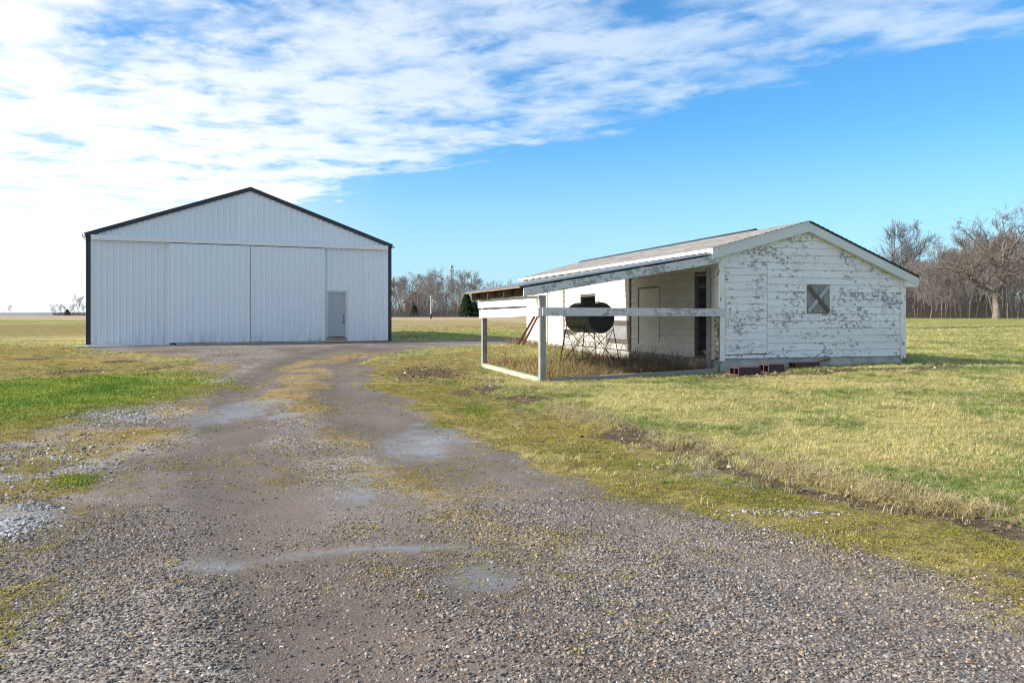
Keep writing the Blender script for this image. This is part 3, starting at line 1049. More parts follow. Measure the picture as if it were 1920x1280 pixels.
MB().box((3.24, -0.16, 0.05), (9.2, 0.10, 0.30)).build('door_footing', M['concrete'], BARN, 0.01)
MB().box((-0.35, -0.42, 0.05), (3.2, 0.10, 0.262)).build('concrete_apron', M['concrete'], BARN, 0.01)

# ------------------------------------------------------------------ the old shed
S_RZ = math.atan2(0.27, 0.963)
SC = (5.025, 19.4)
SHED = thing('old_shed', 'old white clapboard shed with peeling paint and grey shingle roof', 'shed', (SC[0], SC[1], 0), S_RZ)
SW, SL = 5.40, 16.3
RS, RZ = 2.42, 3.80
SLP_L, SLP_R = 0.275, 0.405
SILL, EXPO = 0.40, 0.182


def shed_pt(s, t, z=0.0):
    c, n = math.cos(S_RZ), math.sin(S_RZ)
    return Vector((SC[0] + s * c - t * n, SC[1] + s * n + t * c, z))


def s_roof(s):
    return RZ - (SLP_L * (RS - s) if s < RS else SLP_R * (s - RS))


def front_board(s0, s1, z0, z1, mat, name='siding_board', parent=SHED, y=0.0, drop=0.0, s0t=None, s1t=None):
    """clapboard on the gable end, its lower edge standing proud; s0t/s1t = upper corners"""
    s0t = s0 if s0t is None else s0t
    s1t = s1 if s1t is None else s1t
    j = rng.uniform(-0.002, 0.002)
    lo, hi = y - 0.024 + j, y - 0.009 + j
    e0, e1 = rng.uniform(-0.002, 0.002), rng.uniform(-0.002, 0.002) + drop
    z1 -= 0.003
    v = [(s0, lo, z0 + e0), (s1, lo, z0 + e1), (s1, y, z0 + e1), (s0, y, z0 + e0), (s0t, hi, z1 + e0), (s1t, hi, z1 + e1), (s1t, y, z1 + e1), (s0t, y, z1 + e0)]
    return MB().hexa(v).build(name, mat, parent)


def side_board(t0, t1, z0, z1, mat, name='siding_board', parent=SHED, x=0.0, drop=0.0):
    j = rng.uniform(-0.003, 0.003)
    lo, hi = x - 0.025 + j, x - 0.008 + j
    e0, e1 = rng.uniform(-0.003, 0.003), rng.uniform(-0.003, 0.003) + drop
    z1 -= 0.004
    v = [(lo, t0, z0 + e0), (x, t0, z0 + e0), (x, t1, z0 + e1), (lo, t1, z0 + e1), (hi, t0, z1 + e0), (x, t0, z1 + e0), (x, t1, z1 + e1), (hi, t1, z1 + e1)]
    return MB().hexa(v).build(name, mat, parent)


def gable_lim(z):
    """left and right ends of the gable under the roof at height z"""
    a = RS - (RZ - 0.20 - z) / SLP_L
    b = RS + (RZ - 0.20 - z) / SLP_R
    return max(0.135, a), min(SW - 0.135, b)


SH0, SH1, SHZ0, SHZ1 = 2.44, 3.10, SILL + 6 * EXPO, SILL + 10 * EXPO
DR1 = 1.315
k = 0
while True:
    z0 = SILL + k * EXPO
    if z0 > RZ - 0.23:
        break
    z1 = z0 + EXPO
    a0, b0 = gable_lim(z0)
    a1, b1 = gable_lim(z1)
    if a1 >= b1:
        a1 = b1 = min(max(RS, a0), b0)
        a1 -= 0.01
        b1 += 0.01
    segs = [(a0, b0, a1, b1)]
    if z0 < 2.6:
        segs = [(DR1 + 0.006, b0, DR1 + 0.006, b1)]
        if SHZ0 - 0.01 <= z0 < SHZ1 - 0.01:
            segs = [(DR1 + 0.006, SH0 - 0.05, DR1 + 0.006, SH0 - 0.05), (SH1 + 0.05, b0, SH1 + 0.05, b1)]
    if z0 < 2.6 < z1:
        front_board(a0, DR1, 2.615, z1, M['gable_paint'])
    # long runs are butted from two boards
    out = []
    for g in segs:
        if g[1] - g[0] > 2.6:
            c = rng.uniform(g[0] + 0.9, g[1] - 0.9)
            out += [(g[0], c - 0.002, g[2], c - 0.002), (c + 0.002, g[1], c + 0.002, g[3])]
        else:
            out.append(g)
    for g in out:
        front_board(g[0], g[1], z0, z1, M['gable_paint'], s0t=g[2], s1t=g[3])
    k += 1
front_board(0.135, DR1, SILL, 0.487, M['gable_paint'])
# the sided door in the gable, sagging on its hinges
DOOR = MB().box((0.145, -0.006, 0.49), (DR1 - 0.008, 0.004, 2.60)).build('side_door', M['sheath'], SHED)
nb = 12
for k in range(nb):
    z0 = 0.492 + k * (2.112 / nb)
    front_board(0.15, DR1 - 0.012, z0, z0 + 2.112 / nb, M['gable_paint'], parent=DOOR, y=-0.008, drop=0.022)
MB().box((0.30, -0.052, 1.36), (0.345, -0.03, 1.58)).build('latch', M['fascia_white'], DOOR, 0.004)
MB().box((0.235, -0.052, 1.14), (0.28, -0.03, 1.34)).build('latch', M['fascia_white'], DOOR, 0.004)
# shutter
SHUT = MB().box((SH0 - 0.005, -0.014, SHZ0), (SH1 + 0.005, 0.0, SHZ1)).build('shutter', M['grey_plank'], SHED)
pw = (SH1 - SH0) / 4
for k in range(4):
    MB().box((SH0 + k * pw + 0.004, -0.032 - 0.003 * (k % 2), SHZ0 + 0.015 + 0.005 * (k % 3)), (SH0 + (k + 1) * pw - 0.004, -0.015, SHZ1 - 0.012)).build('plank', M['grey_plank'], SHUT, 0.003)
MB().bar((SH0 + 0.03, -0.048, SHZ0 + 0.05), (SH1 - 0.03, -0.048, SHZ1 - 0.04), 0.02, 0.09, (0, -0.02, 1)).build('brace', M['pale_plank'], SHUT, 0.003)
MB().bar((SH0 + 0.03, -0.068, SHZ1 - 0.05), (SH1 - 0.03, -0.068, SHZ0 + 0.05), 0.02, 0.085, (0, -0.02, 1)).build('brace', M['dark_brace'], SHUT, 0.003)
MB().box((SH0 - 0.05, -0.034, SHZ0 - 0.004), (SH0 - 0.008, 0.0, SHZ1 + 0.002)).build('shutter_casing', M['upright_paint'], SHED, 0.003)
MB().box((SH1 + 0.008, -0.034, SHZ0 - 0.004), (SH1 + 0.05, 0.0, SHZ1 + 0.002)).build('shutter_casing', M['upright_paint'], SHED, 0.003)
MB().box((SH0 - 0.06, -0.04, SHZ1 + 0.004), (SH1 + 0.06, -0.027, SHZ1 + 0.05)).build('shutter_casing', M['gable_paint'], SHED, 0.003)
# corner boards
MB().box((0.0, -0.045, SILL - 0.06), (0.132, 0.0, s_roof(0.0) - 0.2)).build('corner_board', M['upright_paint'], SHED, 0.004)
MB().box((SW - 0.132, -0.045, 0.34), (SW + 0.02, 0.0, s_roof(SW) - 0.16)).build('corner_board', M['upright_paint'], SHED, 0.004)
MB().box((-0.042, -0.045, 1.62), (-0.003, 0.16, s_roof(0.0) - 0.2)).build('corner_board', M['upright_paint'], SHED, 0.004)
MB().box((-0.012, -0.030, SILL), (-0.002, 0.20, 1.615)).build('corner_post', M['brown_trim'], SHED)
for k in range(9):                           # stub ends of boards bared by the rotted corner board
    z0 = 0.44 + k * 0.128
    w = rng.uniform(0.10, 0.19)
    MB().box((-0.03 - rng.uniform(0, 0.02), -0.02 + rng.uniform(0, 0.03), z0), (-0.013, w, z0 + 0.112)).build('board_stub', M['worn_side_paint'], SHED, 0.006)
# foundation, floor and the frame walls
fm = MB().box((0.03, 0.02, -0.2), (SW - 0.06, 0.25, SILL - 0.005)).box((0.03, 0.25, -0.2), (0.25, SL, SILL - 0.035)).box((SW - 0.25, 0.25, -0.2), (SW - 0.06, SL, SILL - 0.005)).box((0.25, SL - 0.2, -0.2), (SW - 0.25, SL, SILL - 0.005))
fm.build('foundation', M['concrete'], SHED, 0.008)
MB().box((0.25, 0.25, 0.1), (SW - 0.25, SL - 0.2, SILL - 0.02)).build('floor', M['concrete'], SHED)
WT = s_roof(0.0) - 0.12
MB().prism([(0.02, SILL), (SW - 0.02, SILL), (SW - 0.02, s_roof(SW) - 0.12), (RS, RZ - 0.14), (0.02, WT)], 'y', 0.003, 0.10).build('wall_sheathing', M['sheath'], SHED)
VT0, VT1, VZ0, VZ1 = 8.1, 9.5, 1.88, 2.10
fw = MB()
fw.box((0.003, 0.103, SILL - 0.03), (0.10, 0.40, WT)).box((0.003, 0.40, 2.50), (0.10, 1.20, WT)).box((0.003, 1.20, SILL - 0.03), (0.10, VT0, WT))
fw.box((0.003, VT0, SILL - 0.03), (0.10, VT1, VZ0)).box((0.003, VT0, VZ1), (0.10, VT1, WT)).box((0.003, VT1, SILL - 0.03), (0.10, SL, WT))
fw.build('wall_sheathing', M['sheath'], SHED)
MB().box((SW - 0.11, 0.103, SILL), (SW - 0.003, SL, s_roof(SW) - 0.12)).build('right_wall', M['upright_paint'], SHED)
MB().prism([(0.11, SILL), (SW - 0.12, SILL), (SW - 0.12, s_roof(SW) - 0.12), (RS, RZ - 0.14), (0.11, WT)], 'y', SL - 0.1, SL - 0.002).build('back_wall', M['upright_paint'], SHED)
MB().box((SW - 0.135, 0.26, SILL), (SW - 0.125, SL - 0.12, WT - 0.5)).build('inner_wall', M['dark_inside'], SHED)  # near-black lining added to keep the open doorway dark
MB().box((2.4, 0.26, SILL), (2.44, 3.2, WT)).build('inner_wall', M['dark_inside'], SHED)  # same lining closer to the doorway, added so it stays black
# long side: boards by the doorway, the sided bay in the pen, the far bays
n = int((WT - SILL) / EXPO) + 1
for k in range(n):
    z0 = SILL - 0.03 + k * EXPO
    z1 = min(z0 + EXPO, WT)
    if z1 - z0 < 0.04:
        continue
    if z0 < 2.48:
        side_board(0.21, 0.39, z0, z1, M['side_paint'])
    else:
        side_board(0.21, 1.26, z0, z1, M['side_paint'])
    # bay beside the doorway hangs in one piece
    cuts = [1.22 if z0 < 2.48 else 1.265, 5.12]
    if 0.7 < z0 + 0.09 < 2.27:
        side_board(cuts[0], 3.17, z0, z1, M['side_paint'], drop=0.0)
        side_board(4.62, 5.12, z0, z1, M['side_paint'])
    else:
        c = rng.uniform(2.2, 4.0)
        side_board(cuts[0], c - 0.002, z0, z1, M['side_paint'])
        side_board(c + 0.002, 5.12, z0, z1, M['side_paint'])
    # middle bay
    low = z0 < 1.18
    mat = M['worn_side_paint'] if low else M['side_paint']
    if VZ0 - 0.05 <= z0 + 0.09 <= VZ1 + 0.03:
        side_board(5.25, VT0 - 0.02, z0, z1, mat)
        side_board(VT1 + 0.02, 11.2, z0, z1, mat)
    else:
        if low and 0.55 < z0 < 1.1:
            side_board(7.1, 11.2 if k != 2 else 9.9, z0, z1, mat, x=0.0)
        else:
            c = rng.uniform(6.8, 9.8)
            side_board(5.25, c - 0.003, z0, z1, mat)
            side_board(c + 0.003, 11.2, z0, z1, mat)
    side_board(13.25, SL - 0.12, z0, z1, M['side_paint'])
# flush panel in the near bay, with dark gaps round it
HP = MB().box((-0.017, 3.22, 0.62), (-0.002, 4.56, 2.22)).build('wall_panel', M['side_paint'], SHED, 0.003)
MB().box((-0.03, 4.565, 0.60), (-0.004, 4.60, 2.26)).build('panel_edge', M['dark_brace'], SHED)
MB().box((-0.03, 3.19, 2.232), (-0.004, 4.60, 2.268)).build('panel_edge', M['dark_brace'], SHED)
# weathered grey patch low in the middle bay
MB().box((-0.02, 5.27, 0.70), (-0.003, 7.05, 1.62 - 0.50)).build('bare_panel', M['grey_plank'], SHED, 0.003)
for tt in (5.16, 11.24, 13.16):
    MB().box((-0.045, tt, SILL - 0.03), (-0.002, tt + 0.09, WT - 0.01)).build('batten', M['brown_trim'], SHED, 0.003)
tt = 11.36
k = 0
while tt < 13.1:                              # vertical boarding
    MB().box((-0.024 - 0.004 * (k % 2), tt, 0.30 + rng.uniform(-0.03, 0.03)), (-0.002, tt + 0.195, WT - 0.01)).build('upright_board', M['upright_paint'], SHED, 0.003)
    tt += 0.2
    k += 1
MB().box((-0.05, VT0 - 0.03, VZ0 - 0.075), (-0.026, VT1 + 0.03, VZ0 - 0.003)).build('vent_sill', M['brown_trim'], SHED, 0.003)
# door posts
MB().box((-0.03, 0.39, SILL - 0.03), (0.11, 0.44, 2.5)).build('door_jamb', M['brown_trim'], SHED)
MB().box((-0.02, 0.44, 2.44), (0.11, 1.2, 2.497)).build('door_head', M['brown_trim'], SHED)
MB().box((-0.01, 0.41, SILL - 0.033), (0.25, 1.2, SILL + 0.025)).build('door_sill', M['rust'], SHED)
# roof
for nm, sa, sb, sl_ in (('l', RS, -0.27, SLP_L), ('r', RS, SW + 0.32, SLP_R)):
    za, zb = s_roof(sa), s_roof(sb)
    p = [(sa, za - 0.05), (sb, zb - 0.05), (sb, zb - 0.005), (sa, za - 0.005)]
    deck = MB().prism(p, 'y', -0.17, SL + 0.2).build('roof_slope', M['rake_wrap'] if nm == 'l' else M['barn_dark'], SHED)
    # stepped courses of shingles
    cs = MB()
    L = math.hypot(sb - sa, zb - za)
    nrow = int(L / 0.145)
    tn = 46
    for i in range(nrow):
        f0, f1 = i / nrow, (i + 1.06) / nrow
        f1 = min(f1, 1.0)
        ts = np.linspace(-0.19, SL + 0.22, tn)
        for j in range(tn - 1):
            a, bb = ts[j] + 0.004, ts[j + 1] - 0.004
            w0 = rng.uniform(0.0, 0.006)
            ax, az = sa + (sb - sa) * f0, za + (zb - za) * f0
            bx, bz = sa + (sb - sa) * f1, za + (zb - za) * f1
            cs.add([(ax, a, az + 0.001), (ax, bb, az + 0.001), (bx, bb, bz + 0.012 + w0), (bx, a, bz + 0.012 + w0), (bx, a, bz - 0.003), (bx, bb, bz - 0.003)],
                   [(0, 1, 2, 3), (3, 2, 5, 4)])
    o = cs.build('shingles', M['shingles'], deck, fix=False)
    o['kind'] = 'stuff'
rc = MB()
rc.prism([(RS - 0.13, s_roof(RS - 0.13) + 0.006), (RS, RZ + 0.010), (RS + 0.13, s_roof(RS + 0.13) + 0.006), (RS + 0.13, s_roof(RS + 0.13) + 0.045), (RS, RZ + 0.058), (RS - 0.13, s_roof(RS - 0.13) + 0.045)], 'y', 2.2, SL - 0.4)
rc.build('ridge_cap', M['barn_dark'], SHED)
# rake boards and returns
DP = 0.215
for sg in (0, 1):
    e = -0.25 if not sg else SW + 0.30
    p = [(e, s_roof(e) - 0.052 - DP), (RS, RZ - 0.052 - DP), (RS, RZ - 0.052), (e, s_roof(e) - 0.052)]
    MB().prism(p, 'y', -0.165, -0.135).build('rake_board', M['rake_wrap'], SHED)
    p = [(e, s_roof(e) - 0.052 - DP), (RS, RZ - 0.052 - DP), (RS, RZ - 0.035 - DP), (e, s_roof(e) - 0.035 - DP)]
    MB().prism(p, 'y', -0.134, -0.026).build('soffit', M['rake_wrap'], SHED)
    if not sg:
        MB().box((-0.268, -0.168, s_roof(-0.25) - 0.275), (-0.252, 0.10, s_roof(-0.25) - 0.055)).build('eave_return', M['fascia_white'], SHED, 0.003)
        MB().box((-0.252, -0.134, s_roof(-0.25) - 0.268), (-0.045, 0.10, s_roof(-0.25) - 0.25)).build('eave_return', M['fascia_white'], SHED)
    else:
        MB().box((SW + 0.302, -0.165, s_roof(SW + 0.3) - 0.268), (SW + 0.316, 0.12, s_roof(SW + 0.3) - 0.05)).build('eave_return', M['fascia_white'], SHED, 0.003)
        MB().prism([(SW - 0.06, s_roof(SW + 0.3) - 0.285), (SW + 0.3, s_roof(SW + 0.3) - 0.285), (SW + 0.3, s_roof(SW + 0.3) - 0.268), (SW - 0.06, s_roof(SW - 0.06) - 0.27)], 'y', -0.15, -0.05).build('eave_return', M['fascia_white'], SHED)
MB().box((-0.292, 0.0, s_roof(-0.27) - 0.085), (-0.272, SL + 0.2, s_roof(-0.27) - 0.01)).build('eave_fascia', M['fascia_white'], SHED, 0.003)
tt = 0.6
while tt < SL:
    MB().box((-0.27, tt, s_roof(-0.27) - 0.165), (0.0, tt + 0.05, s_roof(-0.27) - 0.055)).build('rafter_tail', M['fascia_white'], SHED)
    tt += 0.9

# ------------------------------------------------------------------ the lean-to
LEAN = thing('lean_to', 'open lean-to pen with low metal roof, grey posts and board rails', 'lean-to', (SC[0], SC[1], 0), S_RZ)
LT0, LT1, LS = -0.15, 5.62, -5.05


def lz(s):
    return 2.945 + 0.172 * (s + 0.25)


PS = -4.54
sh = MB()
# corrugated sheet, ribs down the slope
pr = []
q = LT0
while q < LT1:
    pr += [(q, 0), (q + 0.015, 0.018), (q + 0.035, 0.018), (q + 0.05, 0)]
    q += 0.18
pr.append((LT1, 0))
v, f = [], []
for tq, dz in pr:
    v += [(-0.30, tq, lz(-0.30) + dz), (LS - 0.05, tq, lz(LS - 0.05) + dz), (-0.30, tq, lz(-0.30) + dz - 0.008), (LS - 0.05, tq, lz(LS - 0.05) + dz - 0.008)]
for i in range(len(pr) - 1):
    a = 4 * i
    f += [(a, a + 4, a + 5, a + 1), (a + 2, a + 3, a + 7, a + 6), (a + 1, a + 5, a + 7, a + 3)]
sh.add(v, f).build('roof_sheet', M['galv'], LEAN, fix=False)


def sloped(s0, s1, t0, t1, dz0, dz1):
    """bar that follows the roof slope"""
    return [(s0, t0, lz(s0) + dz0), (s1, t0, lz(s1) + dz0), (s1, t1, lz(s1) + dz0), (s0, t1, lz(s0) + dz0), (s0, t0, lz(s0) + dz1), (s1, t0, lz(s1) + dz1), (s1, t1, lz(s1) + dz1), (s0, t1, lz(s0) + dz1)]


MB().hexa(sloped(LS, -0.32, LT0 - 0.018, LT0 - 0.004, -0.022, 0.014)).build('edge_flashing', M['galv'], LEAN)
MB().hexa(sloped(LS + 0.02, -0.33, LT0 + 0.012, LT1 - 0.01, -0.027, -0.0085)).build('roof_boards', M['raw_wood'], LEAN)  # dark boards added under the sheet to darken the pen's interior
for sq in (-4.9, -4.0, -3.05, -2.1, -1.2, -0.45):
    MB().hexa(sloped(sq - 0.045, sq + 0.045, LT0 + 0.0, LT1, -0.062, -0.0285)).build('purlin', M['raw_wood'], LEAN)
for i, tq in enumerate((LT0 + 0.0, 1.55, 3.2, 5.08)):
    w = 0.04
    a = MB().hexa(sloped(-4.99, -0.06 if i == 0 else -0.05, tq, tq + w, -0.265, -0.064))
    a.build('rafter', M['rail_paint'] if i == 0 else M['raw_wood'], LEAN, 0.003)
for a, bb in ((LT0 + 0.045, 1.545), (1.595, 3.195), (3.245, 5.075), (5.125, LT1)):
    MB().box((-4.76, a, lz(-4.76) - 0.27), (-4.72, bb, lz(-4.76) - 0.07)).build('blocking', M['raw_wood'], LEAN)
MB().box((LS - 0.03, LT0 + 0.02, lz(LS) - 0.052), (LS + 0.012, LT1, lz(LS) - 0.012)).build('eave_strip', M['brown_trim'], LEAN)


def post(s, t, z1, w=0.14):
    p = shed_pt(s, t)
    zb = tz(p.x, p.y) - 0.15
    return MB().box((s - w / 2, t - w / 2, zb), (s + w / 2, t + w / 2, z1)).build('post', M['post_wood'], LEAN, 0.006)


post(PS, -0.10, 1.90)
post(PS, 5.42, 1.93)
po = MB().box((-0.16, 0.30, 0.05), (-0.07, 0.35, 2.62)).build('post', M['post_wood'], LEAN, 0.004)
MB().hexa([(PS - 0.02, -0.215, 1.435), (0.02, -0.215, 1.425), (0.02, -0.175, 1.425), (PS - 0.02, -0.175, 1.435), (PS - 0.02, -0.215, 1.628), (0.02, -0.215, 1.612), (0.02, -0.175, 1.612), (PS - 0.02, -0.175, 1.628)]).build('rail', M['rail_paint'], LEAN, 0.004)
MB().box((0.003, -0.20, 1.30), (0.09, -0.05, 1.66)).build('rail_bracket', M['post_wood'], LEAN) if False else None
MB().hexa([(PS - 0.115, -0.02, 1.675), (PS - 0.075, -0.02, 1.675), (PS - 0.075, 5.75, 1.66), (PS - 0.115, 5.75, 1.66), (PS - 0.115, -0.02, 1.895), (PS - 0.075, -0.02, 1.895), (PS - 0.075, 5.75, 1.89), (PS - 0.115, 5.75, 1.89)]).build('rail', M['end_rail_paint'], LEAN, 0.004)
MB().hexa([(PS - 0.115, -0.155, 1.43), (PS - 0.075, -0.155, 1.43), (PS - 0.075, 5.6, 1.37), (PS - 0.115, 5.6, 1.37), (PS - 0.115, -0.155, 1.63), (PS - 0.075, -0.155, 1.63), (PS - 0.075, 5.6, 1.60), (PS - 0.115, 5.6, 1.60)]).build('rail', M['end_rail_paint'], LEAN, 0.004)
# timbers lying on the ground between the posts
def ground_bar(name, a, b, w, h, mat, lift=0.0, n=6):
    pts = []
    for i in range(n + 1):
        k = i / n
        s_, t_ = a[0] + (b[0] - a[0]) * k, a[1] + (b[1] - a[1]) * k
        p = shed_pt(s_, t_)
        pts.append((s_, t_, tz(p.x, p.y)))
    z0, z1 = pts[0][2], pts[-1][2]
    return MB().bar((pts[0][0], pts[0][1], z0 + h / 2 - 0.015 + lift), (pts[-1][0], pts[-1][1], z1 + h / 2 - 0.015 + lift), w, h).build(name, mat, LEAN, 0.008)


ground_bar('sill_board', (PS, 0.05), (PS - 0.02, 5.3), 0.12, 0.12, M['sill_green'])
ground_bar('sill_board', (PS + 0.2, -0.12), (-2.95, -0.10), 0.10, 0.11, M['sill_wood'])
ground_bar('sill_board', (-3.1, -0.06), (-0.1, -0.08), 0.11, 0.12, M['sill_wood'])
# chicken wire hung behind the rail
wv, wf = [], []


def wire(p, q, w=0.0011):
    d = Vector((q[0] - p[0], 0, q[1] - p[1])).normalized()
    nx, nz = -d.z * w, d.x * w
    a = len(wv)
    yy = -0.04
    wv.extend([(p[0] - nx, yy, p[1] - nz), (p[0] + nx, yy, p[1] + nz), (q[0] + nx, yy, q[1] + nz), (q[0] - nx, yy, q[1] - nz)])
    wf.append((a, a + 1, a + 2, a + 3))


H = 0.052
col = 0
sx = PS + 0.08
while sx < -0.16:
    zz = 0.16 + (H / 2 if col % 2 else 0)
    ztop = lz(sx) - 0.27
    while zz < ztop:
        m0, m1 = zz + H * 0.25, zz + H * 0.75
        wire((sx, zz - H * 0.0), (sx, zz + H * 0.4))
        wire((sx, zz + H * 0.4), (sx + H * 0.5, zz + H * 0.5))
        wire((sx, zz), (sx + H * 0.5, zz - H * 0.1))
        zz += H
    sx += H * 0.5
    col += 1
o = link('wire_netting', mesh_np('wire_netting', np.array(wv), np.array(wf), M['wire']), LEAN)
o['kind'] = 'stuff'

# ------------------------------------------------------------------ drum grill on its wire stand
gp = shed_pt(-2.2, 3.0)
gz = tz(gp.x, gp.y)
GRILL = thing('drum_grill', 'black steel drum grill lying on a spindly rod stand in the pen', 'grill', (gp.x, gp.y, gz), math.radians(114))
# drum axis = local x, near end at -x
GL, GR, GH = 1.25, 0.40, 1.42
body = MB()
nseg = 28
prof = [(-GL / 2, GR), (-GL / 2 + 0.015, GR + 0.008), (-GL / 2 + 0.03, GR), (-0.17, GR), (-0.155, GR + 0.014), (-0.14, GR), (0.14, GR), (0.155, GR + 0.014), (0.17, GR), (GL / 2 - 0.03, GR), (GL / 2 - 0.015, GR + 0.008), (GL / 2, GR)]
v, f = [], []
for x_, r_ in prof:
    for j in range(nseg):
        a = 2 * math.pi * j / nseg
        v.append((x_, r_ * math.cos(a), GH + r_ * math.sin(a)))
for i in range(len(prof) - 1):
    for j in range(nseg):
        a, bq = i * nseg + j, i * nseg + (j + 1) % nseg
        f.append((a, a + nseg, bq + nseg, bq))
body.add(v, f)
body.build('drum', M['drum_paint'], GRILL, smooth=False)
for xe in (-GL / 2 + 0.03, GL / 2 - 0.03):
    e = MB()
    e.prism([(math.cos(2 * math.pi * j / nseg) * (GR - 0.004), GH + math.sin(2 * math.pi * j / nseg) * (GR - 0.004)) for j in range(nseg)], 'x', xe - 0.004, xe + 0.004)
    e.build('drum_end', M['black_steel'], GRILL)
for xe in (-GL / 2, GL / 2):
    MB().tube([(xe, GR * math.cos(a_), GH + GR * math.sin(a_)) for a_ in np.linspace(0, 2 * math.pi, 33)], 0.013, 6, cap=False).build('rim', M['worn_rim'], GRILL)
for zq in (GH - 0.05, GH - 0.17, GH - 0.29):
    for sg in (-1, 1):
        yy = math.sqrt(max(0.01, (GR + 0.008) ** 2 - (zq - GH) ** 2)) * sg
        MB().tube([(-GL / 2 + 0.04, yy, zq), (GL / 2 - 0.04, yy, zq)], 0.008, 6).build('rib', M['worn_rim'], GRILL)
MB().box((-0.35, -0.13, GH + GR + 0.012), (0.45, 0.13, GH + GR + 0.030)).build('lid_plate', M['brown_trim'], GRILL, 0.004)
MB().tube([(-GL / 2 + 0.01, -0.06, GH + 0.02), (-GL / 2 - 0.03, -0.06, GH + 0.02), (-GL / 2 - 0.03, 0.06, GH + 0.02), (-GL / 2 + 0.01, 0.06, GH + 0.02)], 0.008, 6).build('handle', M['galv'], GRILL)
for xe in (-GL / 2 + 0.12, GL / 2 - 0.12):
    for sg in (-1, 1):
        top = (xe, sg * (GR + 0.01), GH - 0.12)
        low = (xe * 1.25, sg * 0.62, -0.03)
        MB().tube([top, low], 0.014, 6).build('leg', M['rod_steel'], GRILL)
        MB().tube([(xe, sg * 0.40, GH - 0.32), (xe * 1.1, -sg * 0.50, 0.28)], 0.010, 6).build('cross_rod', M['rod_steel'], GRILL)
for sg in (-1, 1):
    MB().tube([(-GL / 2 + 0.05, sg * 0.40, GH - 0.30), (GL / 2 - 0.05, sg * 0.61, 0.05)], 0.010, 6).build('cross_rod', M['rod_steel'], GRILL)
    MB().tube([(GL / 2 - 0.05, sg * 0.40, GH - 0.30), (-GL / 2 + 0.05, sg * 0.61, 0.05)], 0.010, 6).build('cross_rod', M['rod_steel'], GRILL)
    MB().tube([(-GL / 2 + 0.08, sg * 0.36, GH - 0.25), (GL / 2 - 0.08, sg * 0.36, GH - 0.25)], 0.012, 6).build('cradle_rod', M['rod_steel'], GRILL)

# ------------------------------------------------------------------ small things round the shed
def tag_mesh(mb, name, mat, label, cat, group=None, bevel=0.004):
    o = mb.build(name, mat, None, bevel)
    return tagged(o, label, cat, group)


def leaning(dt, ds, label):
    a = shed_pt(-1.05 + ds, 13.9 + dt)
    b = shed_pt(-0.10 + ds * 0.2, 14.05 + dt * 0.6, 1.72)
    za = tz(a.x, a.y)
    m = MB()
    up = Vector((0, 0, 1))
    m.bar((a.x, a.y, za), tuple(b), 0.11, 0.02, up)
    d = (Vector(b) - Vector((a.x, a.y, za))).normalized()
    sd = d.cross(up).normalized()
    nrm = sd.cross(d)
    e = nrm * 0.045 + sd * 0.05
    m.bar(tuple(Vector((a.x, a.y, za)) + e), tuple(Vector(b) + e), 0.015, 0.09, up)
    return tag_mesh(m, 'steel_angle', M['rust'], label, 'steel bar', 'rusty bars leaning on the shed', 0)


leaning(0.0, 0.0, 'rusty brown angle bar leaning on the far end of the shed, the outer of two')
leaning(-0.45, 0.05, 'rusty brown angle bar leaning on the far end of the shed, nearer the pen')


def hollow_block(px, py, L, W, Hh, rz, label, mat=None):
    """hollow clay block lying with its open end showing"""
    p = ground_at(px, py)
    z = tz(p[0], p[1]) - 0.01
    t_ = thing('clay_block', label, 'block', (p[0], p[1], z), rz, 'hollow clay blocks by the foundation')
    w = 0.028
    m = MB()
    m.box((-L / 2, -W / 2, 0), (L / 2, W / 2, w)).box((-L / 2, -W / 2, Hh - w), (L / 2, W / 2, Hh))
    for y0 in (-W / 2, -w / 2, W / 2 - w):
        m.box((-L / 2 + 0.001, y0 + 0.001, w), (L / 2 - 0.001, y0 + w - 0.001, Hh - w))
    m.build('shell', mat or M['clay'], t_)
    return t_


hollow_block(1397, 702, 0.62, 0.36, 0.19, S_RZ + math.radians(6), 'maroon hollow clay block beside the white strip, open end towards the pen')
hollow_block(1446, 697, 0.50, 0.34, 0.20, S_RZ + math.radians(12), 'maroon hollow clay block butted against the right of the first one')
hollow_block(1508, 690, 0.72, 0.26, 0.15, S_RZ + math.radians(4), 'dark red clay block half buried in leaves under the shutter')
p0, p1 = ground_at(1533, 689), ground_at(1568, 683)
tag_mesh(MB().bar((p0[0], p0[1], tz(*p0) + 0.13), (p1[0], p1[1], tz(*p1) + 0.19), 0.05, 0.03), 'stick', M['rust'], 'short red-brown stick propped on the half buried clay block', 'stick')
p0, p1 = ground_at(1356, 696), ground_at(1402, 690)
tag_mesh(MB().bar((p0[0], p0[1], tz(*p0) + 0.04), (p1[0], p1[1], tz(*p1) + 0.06), 0.16, 0.03), 'loose_board', M['sill_green'], 'pale short board lying flat between corner and maroon blocks', 'board')
p = shed_pt(-0.30, 0.62)
m = MB()
m.box((-0.14, -0.12, 0), (0.14, 0.12, 0.27))
o = tag_mesh(m, 'wood_block', M['tan_wood'], 'yellow-brown wooden block standing below the open doorway', 'wood block', None, 0.01)
o.location = (p.x, p.y, tz(p.x, p.y) - 0.01)
o.rotation_euler = (0, 0.03, S_RZ + 0.35)
p = shed_pt(-0.10, 0.1)
o = tag_mesh(MB().box((-0.05, -0.05, 0), (0.05, 0.05, 0.32)), 'split_log', M['sill_wood'], 'short grey split log leaning on the foundation corner', 'log', None, 0.012)
o.location = (p.x, p.y - 0.08, tz(p.x, p.y) - 0.02)
o.rotation_euler = (0.1, 0.28, S_RZ)
a, b2 = shed_pt(0.35, 0.62, 0.50), shed_pt(1.25, 1.05, 1.02)
